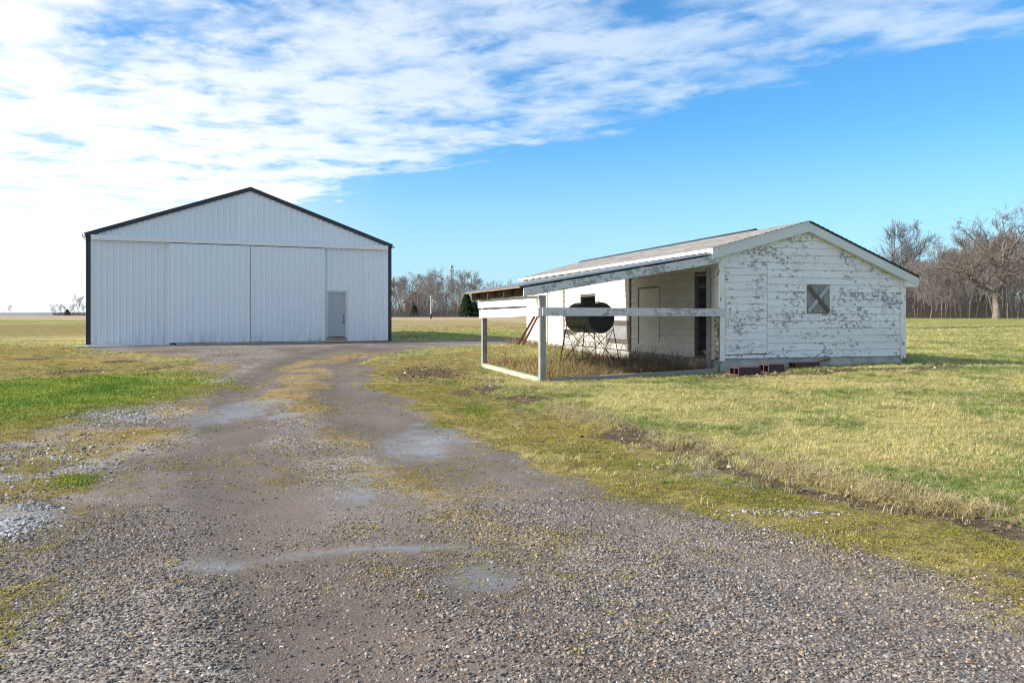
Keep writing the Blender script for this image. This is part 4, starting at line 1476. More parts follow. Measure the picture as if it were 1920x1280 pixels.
tag_mesh(MB().bar(tuple(shed_pt(0.35, 0.56, 0.56)), tuple(shed_pt(0.62, 1.45, 0.92)), 0.04, 0.2), 'plank', M['tan_wood'], 'tan plank leaning inside the dark shed doorway', 'plank')
rb = MB()
rr = random.Random(4)
for i in range(26):
    cx, cy = rr.uniform(0.15, 0.9), rr.uniform(0.5, 1.6)
    r = rr.uniform(0.03, 0.09)
    q = shed_pt(cx, cy, SILL + r * 0.6 + rr.uniform(0, 0.12))
    pts = [(q.x + r * math.cos(k * 1.26) * rr.uniform(.5, 1.2), q.y + r * math.sin(k * 1.26) * rr.uniform(.5, 1.2), q.z + rr.uniform(-.5, .5) * r) for k in range(5)]
    n0 = [(q.x, q.y, q.z + r * 0.7), (q.x, q.y, q.z - r * 0.7)]
    rb.add(pts + n0, [(k, (k + 1) % 5, 5) for k in range(5)] + [((k + 1) % 5, k, 6) for k in range(5)])
tagged(rb.build('rubbish_heap', M['rubbish'], None), 'heap of pale rubbish just inside the dark shed doorway', 'rubbish', kind='stuff')

# ------------------------------------------------------------------ trees
def tubes_np(lines, k=3):
    """many tapered tubes at once: lines = list of (pts (n,3), radii (n))"""
    V, Fc = [], []
    n0 = 0
    ang = np.arange(k) * 2 * np.pi / k
    ca, sa = np.cos(ang), np.sin(ang)
    for pts, rad in lines:
        pts = np.asarray(pts, float)
        n = len(pts)
        d = np.empty_like(pts)
        d[1:-1] = pts[2:] - pts[:-2]
        d[0] = pts[1] - pts[0]
        d[-1] = pts[-1] - pts[-2]
        d /= np.linalg.norm(d, axis=1)[:, None] + 1e-9
        ref = np.array((0.31, 0.17, 0.93)) if abs(d[0, 2]) < 0.9 else np.array((0.93, 0.2, 0.1))
        s = np.cross(d, ref)
        s /= np.linalg.norm(s, axis=1)[:, None] + 1e-9
        u = np.cross(s, d)
        r = np.asarray(rad, float)[:, None, None]
        ring = pts[:, None, :] + r * (s[:, None, :] * ca[None, :, None] + u[:, None, :] * sa[None, :, None])
        V.append(ring.reshape(-1, 3))
        i = np.arange(n - 1)[:, None] * k
        j = np.arange(k)[None, :]
        a = n0 + i + j
        b = n0 + i + (j + 1) % k
        Fc.append(np.stack([a, b, b + k, a + k], -1).reshape(-1, 4))
        n0 += n * k
    return np.vstack(V), np.vstack(Fc)


def grow(seed, H, trunk_r, fork, spread, n_main, levels, up=0.35, wob=0.16, kids=(6, 5, 4), ratio=0.6, rmin=0.018, leaders=1, lean=0.0, gnarl=1.0):
    """bare branching tree; returns trunk lines and branch lines"""
    R = np.random.default_rng(seed)
    trunk, br = [], []

    def walk(p, d, L, r0, r1, n, w, tr):
        pts = [p]
        step = L / n
        for _ in range(n):
            d = d + R.normal(0, w, 3) + np.array((0, 0, tr)) * 0.5 / n * 2
            d = d / np.linalg.norm(d)
            p = p + d * step
            pts.append(p)
        return np.array(pts), np.linspace(r0, r1, n + 1), d

    def rec(p, d, L, r, lev):
        n = 5 if lev == 0 else (4 if lev == 1 else 3)
        pts, rad, dd = walk(p, d, L, r, max(rmin * 0.6, r * 0.35), n, wob * gnarl, up * (0.9 if lev else 0.6))
        br.append((pts, rad))
        if lev >= levels:
            return
        nk = kids[min(lev, len(kids) - 1)]
        for i in range(nk):
            k = R.uniform(0.25, 1.0) if i else 1.0
            q = k * n
            a = min(int(q), n - 1)
            pp = pts[a] + (pts[a + 1] - pts[a]) * (q - a)
            base = pts[a + 1] - pts[a]
            base = base / np.linalg.norm(base)
            side = np.cross(base, R.normal(0, 1, 3))
            side = side / (np.linalg.norm(side) + 1e-9)
            ang = R.uniform(0.35, 0.95)
            nd = base * math.cos(ang) + side * math.sin(ang)
            nd[2] += 0.12
            nd = nd / np.linalg.norm(nd)
            rr_ = max(rmin, rad[a] * R.uniform(0.5, 0.7))
            rec(pp, nd, L * ratio * R.uniform(0.7, 1.15), rr_, lev + 1)
    th = H * fork
    pts, rad, d = walk(np.zeros(3), np.array((lean, 0.0, 1.0)), th, trunk_r, trunk_r * 0.72, 6, 0.035 * gnarl, 0.2)
    rad[0] *= 1.25
    trunk.append((pts, rad))
    # leaders carry on up from the fork, side limbs leave all along
    rest = H - th
    for i in range(leaders):
        a = 2 * math.pi * (i + R.uniform(0, 0.5)) / max(1, leaders)
        tilt = 0.05 if leaders == 1 else R.uniform(0.15, 0.4)
        dd = np.array((math.cos(a) * tilt, math.sin(a) * tilt, 1.0))
        lp, lr, _ = walk(pts[-1], dd / np.linalg.norm(dd), rest * R.uniform(0.85, 1.0), trunk_r * (0.72 if leaders == 1 else 0.5), rmin, 8, wob * 0.55 * gnarl, 0.3)
        br.append((lp, lr))
        for j in range(n_main):
            k = R.uniform(0.02, 0.92)
            q = k * 8
            b = min(int(q), 7)
            pp = lp[b] + (lp[b + 1] - lp[b]) * (q - b)
            az = R.uniform(0, 2 * math.pi)
            el = R.uniform(0.15, 0.75) + 0.35 * k
            nd = np.array((math.cos(az) * math.cos(el), math.sin(az) * math.cos(el), math.sin(el)))
            rec(pp, nd, H * spread * (1.0 - 0.55 * k) * R.uniform(0.7, 1.1), max(rmin, lr[b] * R.uniform(0.4, 0.65)), 0 if levels < 3 else 1 - (1 if R.random() < 0.5 else 0))
    return trunk, br


def tree_mesh(name, spec, bark_m, twig_m):
    tr, br = spec
    v, f = tubes_np(tr, 7)
    tm = mesh_np(name + '_trunk', v, f, bark_m, True)
    v, f = tubes_np(br, 3)
    cm = mesh_np(name + '_crown', v, f, twig_m, True)
    return tm, cm


def plant_tree(name, meshes, x, y, rz, sc, label, group=None, sink=0.1):
    t_ = thing(name, label, 'tree', (x, y, tz(x, y) - sink), rz, group)
    t_.scale = (sc[0], sc[0], sc[1])
    link('trunk', meshes[0], t_)
    link('crown', meshes[1], t_)
    return t_


wood_kinds = []
for sd in range(7):
    R0 = random.Random(sd)
    sp = grow(100 + sd, 12.0, R0.uniform(0.10, 0.2), R0.uniform(0.12, 0.34), R0.uniform(0.24, 0.34), R0.choice((8, 9, 11)), 2, up=0.55, wob=0.12, kids=(7, 5, 4), ratio=0.6, rmin=0.021, leaders=R0.choice((1, 2, 2)), lean=R0.uniform(-0.2, 0.2), gnarl=1.3)
    wood_kinds.append(tree_mesh('woods_tree', sp, M['bark_pale'] if sd % 3 == 0 else M['bark'], M['twigs']))


def at_depth(px, d):
    return (px - 960.0) / F * d, d


# the woods behind the shed: front row, then rows behind
RT = random.Random(21)
rows = [(114, 1570, 2150, 26, 6.0, 12.0), (124, 1560, 2150, 34, 8.5, 14.5), (138, 1560, 2150, 42, 11.0, 16.5), (156, 1560, 2150, 40, 12.0, 17.5), (180, 1550, 2140, 40, 12.5, 18.0)]
for ri, (d, x0, x1, n, h0, h1) in enumerate(rows):
    for i in range(n):
        px = x0 + (x1 - x0) * (i + RT.uniform(0.0, 1.0)) / n
        x, y = at_depth(px, d + RT.uniform(-5, 5))
        taper = 0.62 + 0.38 * min(1.0, max(0.0, (px - 1690) / 150.0))
        h = RT.uniform(h0, h1) * taper
        mk = wood_kinds[RT.randrange(len(wood_kinds))]
        plant_tree('bare_tree', mk, x, y, RT.uniform(0, 6.28), (h / 12.0 * RT.uniform(0.9, 1.2), h / 12.0),
                   'bare tree in the front row of the woods behind the shed' if ri == 0 else 'bare tree deep in the woods behind the shed', 'bare trees of the woods')

lone = tree_mesh('tall_tree', grow(12, 18.8, 0.40, 0.30, 0.30, 13, 2, up=0.75, wob=0.13, kids=(10, 8, 4), ratio=0.55, rmin=0.018, leaders=3), M['bark'], M['twigs'])
x, y = at_depth(1688, 140)
plant_tree('tall_bare_tree', lone, x, y, 0.6, (1.0, 0.86), 'tall bare tree with fine vase-shaped crown rising above the shed roof')


def oak():
    R = np.random.default_rng(5)
    H = 14.0
    trunk = [(np.array([(0, 0, 0), (0.05, 0, 1.2), (-0.05, 0, 2.6), (0.05, 0, 3.4)], float), np.array((0.55, 0.44, 0.42, 0.44)))]
    limbs = [
        [(0.05, 0, 3.3), (-1.0, 0.2, 3.9), (-2.3, 0.3, 4.8), (-3.6, 0.2, 5.6), (-4.4, 0.0, 6.5), (-5.6, 0.3, 7.2), (-6.9, 0.6, 8.2), (-7.6, 0.5, 9.6)],
        [(-3.3, 0.25, 5.4), (-3.1, -0.2, 6.4), (-3.4, -0.4, 7.3), (-4.3, -0.8, 8.1), (-4.9, -1.0, 9.4)],
        [(-2.6, 0.3, 5.0), (-2.0, 0.6, 6.0), (-1.4, 0.9, 6.8), (-0.4, 1.2, 7.6)],
        [(0.05, 0, 3.3), (0.5, -0.1, 4.6), (0.9, -0.2, 5.8), (1.2, -0.2, 6.9), (1.0, 0.0, 8.3), (0.9, 0.2, 9.9), (1.5, 0.5, 11.4), (1.3, 0.6, 13.0)],
        [(0.9, -0.2, 5.8), (2.2, -0.5, 6.6), (3.6, -0.6, 7.2), (5.0, -0.5, 8.2), (6.6, -0.2, 8.9), (7.8, 0.2, 10.2)],
        [(0.7, -0.15, 5.4), (0.1, 0.5, 6.6), (0.2, 0.9, 8.0), (-0.6, 1.3, 9.3), (-1.8, 1.4, 10.4), (-2.6, 1.7, 11.6)],
        [(1.0, 0.0, 8.3), (2.3, 0.3, 9.4), (3.2, 0.4, 10.9), (4.2, 0.9, 12.0), (4.6, 1.0, 13.4)],
        [(-4.4, 0.0, 6.5), (-5.6, -0.4, 6.4), (-6.8, -0.6, 6.9), (-8.2, -0.9, 6.8)],
    ]
    r0 = [0.36, 0.22, 0.2, 0.38, 0.26, 0.24, 0.22, 0.15]
    br = []

    def rec(p, d, L, r, lev):
        n = 5
        pts = [p]
        for _ in range(n):
            d = d + R.normal(0, 0.28, 3) + np.array((0, 0, 0.06))
            d /= np.linalg.norm(d)
            p = p + d * (L / n)
            pts.append(p)
        rad = np.linspace(r, max(0.012, r * 0.4), n + 1)
        br.append((np.array(pts), rad))
        if lev < 3:
            for i in range((5, 5, 4)[lev]):
                a = R.integers(1, n + 1)
                nd = d + R.normal(0, 0.75, 3)
                nd /= np.linalg.norm(nd)
                rec(pts[a], nd, L * R.uniform(0.45, 0.68), max(0.016, rad[a] * 0.6), lev + 1)
    for L, r in zip(limbs, r0):
        pts = np.array(L, float)
        # finer, crooked
        fine = [pts[0]]
        for i in range(len(pts) - 1):
            fine.append((pts[i] + pts[i + 1]) / 2 + R.normal(0, 0.10, 3))
            fine.append(pts[i + 1])
        fine = np.array(fine)
        rad = np.linspace(r, 0.06, len(fine))
        br.append((fine, rad))
        for i in range(2, len(fine)):
            for _ in range(1 + i % 2):
                nd = R.normal(0, 1, 3) + np.array((0, 0, 0.5))
                nd /= np.linalg.norm(nd)
                rec(fine[i], nd, R.uniform(1.2, 2.6), max(0.03, rad[i] * 0.55), 1)
        rec(fine[-1], (fine[-1] - fine[-2]) / np.linalg.norm(fine[-1] - fine[-2]), 2.2, 0.06, 0)
    return trunk, br


ok = tree_mesh('spreading_tree', oak(), M['bark'], M['bark'])
x, y = at_depth(1868, 106)
plant_tree('spreading_tree', ok, x, y, 0.0, (1.0, 0.98), 'big spreading bare tree with crooked limbs at the woods edge')

# distant bare trees beyond the barn and the field
mids = [(742, 190, 9.5), (762, 200, 10.5), (780, 185, 10.0), (797, 188, 11.0), (812, 210, 9.8), (828, 180, 8.6), (838, 190, 10.0), (852, 200, 10.4), (874, 170, 10.6), (892, 185, 9.0), (905, 205, 8.6), (925, 230, 9.5), (960, 200, 9.2), (975, 210, 9.4), (748, 230, 11), (815, 240, 11.5), (862, 235, 10.5), (728, 200, 10.0), (880, 240, 10.0), (770, 170, 7.0), (845, 172, 6.5), (858, 176, 7.0), (820, 172, 6.0), (733, 172, 6.0), (752, 175, 8), (788, 178, 9.0), (773, 190, 10.5), (804, 182, 8.5), (835, 205, 10.5), (868, 182, 8.5), (885, 176, 7.5), (740, 205, 10.0), (795, 215, 11.5)]
for i, (px, d, h) in enumerate(mids):
    x, y = at_depth(px, d)
    plant_tree('bare_tree', wood_kinds[(i * 3) % 7], x, y, i * 1.7, (h / 12 * 1.15, h / 12 * 1.04), 'bare tree in the tree line beyond the barn', 'bare trees beyond the barn')
for px, d, h in ((147, 420, 11.0), (103, 430, 5.8), (112, 420, 6.4), (121, 425, 6.0), (131, 430, 6.2), (139, 440, 6.0), (156, 430, 6.0)):
    x, y = at_depth(px, d)
    lab = 'tallest of the far bare trees left of the barn' if px == 147 else 'low bare tree on the horizon left of the barn'
    plant_tree('bare_tree', wood_kinds[px % 7], x, y, px, (h / 12 * 1.15, h / 12), lab, 'far bare trees left of the barn')
for px, d, h in ((19, 650, 9.0), (6, 660, 4.5)):
    x, y = at_depth(px, d)
    plant_tree('bare_tree', wood_kinds[(px + 2) % 7], x, y, px, (h / 12 * 0.8, h / 12), 'faint bare tree on the far left horizon, the taller' if px == 19 else 'faint bare tree on the far left horizon, the lower', 'far bare trees left of the barn')


def evergreen(px, d, h, w, label, seed):
    R = np.random.default_rng(seed)
    x, y = at_depth(px, d)
    t_ = thing('evergreen_tree', label, 'tree', (x, y, tz(x, y) - 0.1), 0, 'evergreens beyond the lean-to')
    MB().tube([(0, 0, 0), (0, 0, h * 0.96)], [0.18, 0.02], 6).build('trunk', M['bark'], t_)
    n = 2600
    k = R.random(n) ** 0.75
    ang = R.random(n) * 2 * np.pi
    rr_ = w / 2 * (1 - k) * (0.55 + 0.45 * R.random(n)) * (1 + 0.25 * np.sin(ang * 3 + k * 25)) + 0.08
    cx, cy, cz = rr_ * np.cos(ang), rr_ * np.sin(ang), 0.3 + k * (h - 0.4)
    v = np.empty((n, 4, 3))
    L = 0.28 + 0.25 * R.random(n)
    ox, oy = np.cos(ang) * L, np.sin(ang) * L
    tx, ty = -np.sin(ang) * 0.13, np.cos(ang) * 0.13
    for j, (o_, q_) in enumerate(((-0.4, -1), (-0.4, 1), (0.7, 0.6), (0.7, -0.6))):
        v[:, j, 0] = cx + ox * o_ + tx * q_
        v[:, j, 1] = cy + oy * o_ + ty * q_
        v[:, j, 2] = cz - o_ * 0.22 + R.normal(0, 0.04, n)
    link('crown', mesh_np('needles', v.reshape(-1, 3), np.arange(n * 4).reshape(-1, 4), M['needles']), t_)


evergreen(875, 150, 4.9, 3.1, 'dark green conifer beside the lean-to roof end', 1)
evergreen(777, 165, 2.6, 1.6, 'small dark conifer right of the barn', 2)
evergreen(889, 158, 3.3, 2.2, 'squat dark conifer half behind the lean-to rails', 3)
evergreen(126, 410, 3.4, 3.2, 'dark round evergreen left of the barn on the horizon', 4)


# tangled brush at the foot of the trees
def brush(name, boxes, label, seed):
    R = np.random.default_rng(seed)
    V = []
    for px0, px1, d0, d1, hmax, n in boxes:
        px, d = R.uniform(px0, px1, n), R.uniform(d0, d1, n)
        x, y = (px - 960) / F * d, d
        z = relief(x, y) - 0.1
        h = hmax * (0.2 + 0.8 * R.random(n) ** 1.8) * (0.35 + 1.2 * vnoise(x, y, 0.22, 2))
        lean_ = R.normal(0, 0.6, (n, 2)) * h[:, None]
        w = R.uniform(0.008, 0.02, n) * d / 115
        q = np.empty((n, 4, 3))
        mid = 0.55
        for j, (k, s_) in enumerate(((0, -1), (0, 1), (1, 0.4), (1, -0.4))):
            q[:, j, 0] = x + lean_[:, 0] * k + w * s_
            q[:, j, 1] = y + lean_[:, 1] * k + w * s_ * 0.3
            q[:, j, 2] = z + h * k
        V.append(q)
    V = np.concatenate(V).reshape(-1, 3)
    o = link(name, mesh_np(name, V, np.arange(len(V)).reshape(-1, 4), M['brush']))
    tagged(o, label, 'undergrowth', kind='stuff')


brush('undergrowth', [(1560, 2160, 110, 122, 2.6, 4500), (1560, 2160, 122, 160, 5.0, 9000), (1560, 2160, 160, 200, 10.0, 14000)], 'brown tangle of saplings and brush under the woods', 1)
brush('hedgerow', [(722, 985, 160, 172, 2.2, 2200), (722, 985, 172, 240, 5.0, 4500)], 'brown brush under the tree line beyond the barn', 2)
brush('far_scrub', [(100, 162, 405, 440, 2.6, 700)], 'low dark scrub on the horizon left of the barn', 3)

# ------------------------------------------------------------------ far structures
M['pale_steel'] = simple('pale_steel', (0.40, 0.46, 0.50), 0.6, var=0.1)
x, y = at_depth(847, 420)
ELEV = thing('grain_elevator', 'tall grey grain elevator leg with sloping spouts above the trees', 'grain elevator', (x, y, tz(x, y)), 0.3)
lat = MB()
hw, hh = 0.85, 24.5
for sx in (-1, 1):
    for sy in (-1, 1):
        lat.box((sx * hw - 0.1, sy * hw - 0.1, 0), (sx * hw + 0.1, sy * hw + 0.1, hh))
lat.build('tower_legs', M['pale_steel'], ELEV)
lb = MB()
for k in range(14):
    z0, z1 = k * hh / 14, (k + 1) * hh / 14
    for sx in (-1, 1):
        lb.bar((-hw, sx * hw, z0), (hw, sx * hw, z1), 0.09, 0.09)
        lb.bar((sx * hw, -hw, z0), (sx * hw, hw, z1), 0.09, 0.09, (1, 0, 0))
        lb.bar((-hw, sx * hw, z1), (hw, sx * hw, z1), 0.08, 0.08)
lb.build('lattice', M['pale_steel'], ELEV)
MB().box((-0.3, -0.2, 0), (0.3, 0.2, hh + 1.0)).build('leg_casing', M['pale_steel'], ELEV)
MB().tube([(-0.75, 0, hh + 1.4), (0.75, 0, hh + 1.4)], 0.9, 12).build('head', M['barn_door_grey'], ELEV)
MB().box((-1.2, -1.2, hh - 0.7), (1.2, 1.2, hh - 0.55)).build('platform', M['galv'], ELEV)
for a, bq in (((-0.6, 0, hh - 2.5), (-8.5, 1, hh - 10)), ((0.6, 0, hh - 5), (7, 1, hh - 10.5)), ((0.5, 0, hh - 5), (3.5, 2, hh - 12.5)), ((0.4, 0, hh - 5), (2.0, 3, hh - 13))):
    MB().tube([a, bq], 0.26, 6).build('spout', M['pale_steel'], ELEV)


def grain_bin(px, d, r, h, label):
    x, y = at_depth(px, d)
    t_ = thing('grain_bin', label, 'grain bin', (x, y, tz(x, y)), 0, 'grain bins beyond the trees')
    m = MB()
    zs = np.linspace(0, h, 9)
    for i in range(8):
        m.tube([(0, 0, zs[i]), (0, 0, zs[i + 1] - 0.03)], [r + 0.03 * (i % 2)] * 2, 20, cap=False)
    m.build('bin_wall', M['galv'], t_)
    MB().tube([(0, 0, h), (0, 0, h + r * 0.5)], [r + 0.15, 0.4], 20).build('bin_roof', M['galv'], t_)


grain_bin(822, 425, 4.5, 9.0, 'round steel grain bin left of the elevator, behind trees')
grain_bin(868, 428, 5.0, 8.0, 'round steel grain bin right of the elevator, behind trees')
x, y = at_depth(784, 262)
HOUSE = thing('farmhouse', 'grey-roofed farmhouse half hidden behind the bare trees', 'house', (x, y, tz(x, y)), 0.25)
hm = simple("house_wall", (0.27, 0.235, 0.215), 0.8, var=0.1)
hr = simple("house_roof", (0.16, 0.15, 0.155), 0.9, var=0.15)
MB().prism([(-4.2, 0), (4.2, 0), (4.2, 5.0), (0, 8.6), (-4.2, 5.0)], 'y', 0, 8).build('wall', hm, HOUSE)
for sg in (-1, 1):
    MB().prism([(sg * 4.7, 4.65), (0, 8.68), (0, 8.9), (sg * 4.7, 4.87)], 'y', -0.4, 8.4).build('roof', hr, HOUSE)
wdm = simple("house_window", (0.03, 0.035, 0.045), 0.15, var=0.1)
for wx, wz in ((-2.2, 1.0), (1.6, 1.0), (-2.2, 3.6), (1.6, 3.6)):
    w_ = MB().box((wx - 0.1, -0.06, wz - 0.1), (wx + 1.1, -0.004, wz + 1.5)).build('window', M['fascia_white'], HOUSE)
    MB().box((wx, -0.08, wz), (wx + 1.0, -0.062, wz + 1.4)).build('pane', wdm, w_)
x, y = at_depth(808, 107)
POLE = thing('pale_pole', 'pale grey pole with dark foot at the field edge beyond the barn', 'pole', (x, y, tz(x, y) - 0.1), 0)
MB().tube([(0, 0, 0.75), (0, 0, 3.2)], [0.1, 0.085], 10).build('shaft', M['galv'], POLE)
MB().tube([(0, 0, 0), (0, 0, 0.75)], [0.12, 0.12], 10).build('foot', M['barn_dark'], POLE)


# ------------------------------------------------------------------ scattered ground stuff
def scatter(name, co, rot, sc, tint, idx, sources, label, cat):
    """points with rotation, size and colour; one of the sources stands on each"""
    me = bpy.data.meshes.new(name)
    n = len(co)
    me.vertices.add(n)
    me.vertices.foreach_set('co', np.asarray(co, np.float32).ravel())
    for nm, ty, d, key in (('spin', 'FLOAT_VECTOR', rot, 'vector'), ('size', 'FLOAT_VECTOR', sc, 'vector'), ('pick', 'INT', idx, 'value')):
        a = me.attributes.new(nm, ty, 'POINT')
        a.data.foreach_set(key, np.ascontiguousarray(d, dtype=np.int32 if ty == 'INT' else np.float32).ravel())
    a = me.attributes.new('tint', 'FLOAT_COLOR', 'POINT')
    a.data.foreach_set('color', np.hstack([tint, np.ones((n, 1))]).astype(np.float32).ravel())
    o = link(name, me)
    g = bpy.data.node_groups.new(name, 'GeometryNodeTree')
    g.interface.new_socket('Geometry', in_out='INPUT', socket_type='NodeSocketGeometry')
    g.interface.new_socket('Geometry', in_out='OUTPUT', socket_type='NodeSocketGeometry')
    N, L = g.nodes, g.links
    gi, go = N.new('NodeGroupInput'), N.new('NodeGroupOutput')
    ip = N.new('GeometryNodeInstanceOnPoints')
    jn = N.new('GeometryNodeJoinGeometry')
    for s_ in sources:
        oi = N.new('GeometryNodeObjectInfo')
        oi.inputs['Object'].default_value = s_
        oi.inputs['As Instance'].default_value = True
        L.new(oi.outputs['Geometry'], jn.inputs[0])

    def attr(nm, ty):
        q_ = N.new('GeometryNodeInputNamedAttribute')
        q_.data_type = ty
        q_.inputs['Name'].default_value = nm
        return q_.outputs[0]
    L.new(gi.outputs[0], ip.inputs['Points'])
    L.new(jn.outputs[0], ip.inputs['Instance'])
    ip.inputs['Pick Instance'].default_value = True
    L.new(attr('pick', 'INT'), ip.inputs['Instance Index'])
    L.new(attr('spin', 'FLOAT_VECTOR'), ip.inputs['Rotation'])
    L.new(attr('size', 'FLOAT_VECTOR'), ip.inputs['Scale'])
    L.new(ip.outputs[0], go.inputs[0])
    md = o.modifiers.new('scatter', 'NODES')
    md.node_group = g
    return tagged(o, label, cat, kind='stuff')


def pebble(seed):
    R = np.random.default_rng(seed)
    bm = bmesh.new()
    bmesh.ops.create_icosphere(bm, subdivisions=1, radius=1.0)
    for v_ in bm.verts:
        k = R.uniform(0.72, 1.2)
        v_.co = Vector((v_.co.x * k * 1.15, v_.co.y * k * 0.9, v_.co.z * k * 0.62))
    me = bpy.data.meshes.new('pebble')
    bm.to_mesh(me)
    bm.free()
    me.materials.append(M['stone'])
    return bpy.data.objects.new('pebble', me)


def tuft(seed, blades, h, w, droop, spread):
    R = np.random.default_rng(seed)
    V, Fc = [], []
    for i in range(blades):
        a = R.uniform(0, 6.28)
        ox, oy = R.normal(0, spread, 2)
        L = h * R.uniform(0.5, 1.15)
        dr = droop * R.uniform(0.4, 1.5) * L
        n = len(V)
        dx, dy = math.cos(a), math.sin(a)
        sx_, sy_ = -dy * w / 2, dx * w / 2
        for k, wd in ((0, 1.0), (0.55, 0.85)):
            x_, y_ = ox + dx * dr * k * k, oy + dy * dr * k * k
            z_ = L * k * (1 - 0.25 * droop * k)
            V += [(x_ - sx_ * wd, y_ - sy_ * wd, z_), (x_ + sx_ * wd, y_ + sy_ * wd, z_)]
        V.append((ox + dx * dr, oy + dy * dr, max(0.004, L * (1 - 0.25 * droop) - 0.3 * dr)))
        Fc += [(n, n + 1, n + 3, n + 2), (n + 2, n + 3, n + 4)]
    me = bpy.data.meshes.new('tuft')
    me.from_pydata(V, [], Fc)
    me.materials.append(M['blade'])
    return bpy.data.objects.new('tuft', me)


G = np.random.default_rng(77)


def sample(n, y0, y1, wide=0.72, extra=1.5, power=1.0):
    """points over the visible wedge of ground and a margin beside it"""
    u = G.random(n)
    y = (y0 ** power + u * (y1 ** power - y0 ** power)) ** (1 / power)
    x = (G.random(n) * 2 - 1) * (wide * y + extra)
    return x, y


def lerp(a, b, k):
    return np.asarray(a)[None, :] * (1 - k[:, None]) + np.asarray(b)[None, :] * k[:, None]


# loose stones of the drive
def stones():
    src = [pebble(i) for i in range(5)]
    parts = []
    for n, y0, y1, r0, r1 in ((210000, 2.5, 6.5, 0.0035, 0.0105), (60000, 6.5, 13, 0.0055, 0.013), (16000, 13, 30, 0.01, 0.02)):
        x, y = sample(n, y0, y1, power=2.0)
        w = zones(x, y)
        cl = fbm(x, y, 0.9, 41, 4)
        nr = ss(8, 3.5, y)
        p = w['grav'] * np.clip(1 - (0.8 - 0.35 * nr) * w['fine'] - 0.9 * w['wet'], 0.04, 1) * ss(0.33 - 0.13 * nr, 0.68 - 0.12 * nr, cl + 0.10 * nr)
        p = np.maximum(p, 0.9 * w['pale'] * ss(0.35, 0.6, fbm(x, y, 1.3, 51, 3)))
        p = np.maximum(p, 0.25 * w['dirt'] * ss(0.5, 0.7, cl)) * np.clip(1 - 0.75 * w['moss'] * (w['pale'] < 0.4), 0, 1)
        keep = G.random(n) < p
        x, y = x[keep], y[keep]
        m = len(x)
        r = r0 + (r1 - r0) * G.random(m) ** 2.2
        r *= 1 + 0.9 * w['pale'][keep]
        k = G.random(m)
        c = lerp((0.055, 0.051, 0.050), (0.34, 0.31, 0.28), k ** 1.6)
        wm = G.random(m) < 0.24
        c[wm] = lerp((0.16, 0.11, 0.075), (0.40, 0.30, 0.21), k[wm])
        pl = G.random(m) < w['pale'][keep] * 0.85
        c[pl] = lerp((0.14, 0.142, 0.15), (0.52, 0.52, 0.53), k[pl])
        wh = G.random(m) < 0.012
        c[wh] = (0.62, 0.6, 0.56)
        parts.append((x, y, r, c))
    x, y, r = (np.concatenate([q[i] for q in parts]) for i in range(3))
    c = np.vstack([q[3] for q in parts])
    z = terrain(x, y) + r * 0.18
    m = len(x)
    rot = np.stack([G.normal(0, 0.35, m), G.normal(0, 0.35, m), G.random(m) * 6.28], 1)
    sc = r[:, None] * G.uniform(0.8, 1.25, (m, 3))
    scatter('loose_stones', np.stack([x, y, z], 1), rot, sc, c, G.integers(0, 5, m), src, 'loose grey gravel stones strewn over the drive', 'gravel')


stones()


def grass():
    src = [tuft(i, 9, 0.062, 0.0042, 0.75, 0.018) for i in range(4)] + [tuft(10 + i, 10, 0.085, 0.0038, 1.15, 0.024) for i in range(2)]
    P = []
    for n, y0, y1, s0 in ((42000, 5.0, 11, 0.85), (62000, 11, 20, 1.0), (42000, 20, 36, 1.35), (26000, 36, 75, 2.0)):
        x, y = sample(n, y0, y1, power=2.0)
        if y0 > 30:
            keep0 = (x > -0.14 * y)
            x, y = x[keep0], y[keep0]
        w = zones(x, y)
        q = shed_local(x, y)
        out = ~((q[0] > -0.05) & (q[0] < SW) & (q[1] > -0.05) & (q[1] < SL))
        p = w['lawn'] * np.clip(1 - 0.93 * w['dirt'], 0, 1) * np.clip(1 - 0.7 * w['pen'], 0, 1)
        keep = (G.random(len(x)) < p) & out & (w['drive'] < -0.02)
        x, y = x[keep], y[keep]
        P.append((x, y, np.full(len(x), s0)))
    x, y, s_ = (np.concatenate([q[i] for q in P]) for i in range(3))
    m = len(x)
    tone = 0.55 * fbm(x, y, 0.55, 61, 4) + 0.3 * fbm(x, y, 2.6, 71, 3) + 0.15 * G.random(m)
    far = ss(16, 40, y)
    dry = ss(0.39, 0.585, tone + 0.03 * far)
    c = lerp((0.135, 0.20, 0.045), (0.51, 0.445, 0.19), dry)
    och = np.clip(zones(x, y)['ochre'], 0, 1)[:, None] * 0.7
    c = c * (1 - och) + np.array((0.38, 0.28, 0.14)) * och
    c = c * (0.7 + 0.85 * G.random((m, 1)))
    st = G.random(m) < 0.12
    c[st] = lerp((0.45, 0.38, 0.22), (0.58, 0.50, 0.34), G.random(st.sum()))
    edge = d_line(x, y, VERGE_EDGE)
    lip = ss(0.7, 0.1, edge) * (x > 0.5)
    rag = G.random(m) < lip * 0.8
    c[rag] = lerp((0.28, 0.21, 0.13), (0.52, 0.43, 0.29), G.random(rag.sum()))
    z = terrain(x, y) - 0.004
    h = s_ * G.uniform(0.65, 1.3, m) * (0.72 + 0.62 * vnoise(x, y, 2.3, 44)) * (1 + 0.9 * lip * ss(13, 7, y) * fbm(x, y, 1.5, 5, 2))
    sc = np.stack([h, h, h * G.uniform(0.75, 1.15, m)], 1)
    rot = np.stack([G.normal(0, 0.12, m), G.normal(0, 0.12, m), G.random(m) * 6.28], 1)
    pick = np.where(rag, G.integers(4, 6, m), G.integers(0, 6, m))
    scatter('lawn_grass', np.stack([x, y, z], 1), rot, sc, c, pick, src, 'winter lawn grass, part straw and part green', 'grass')


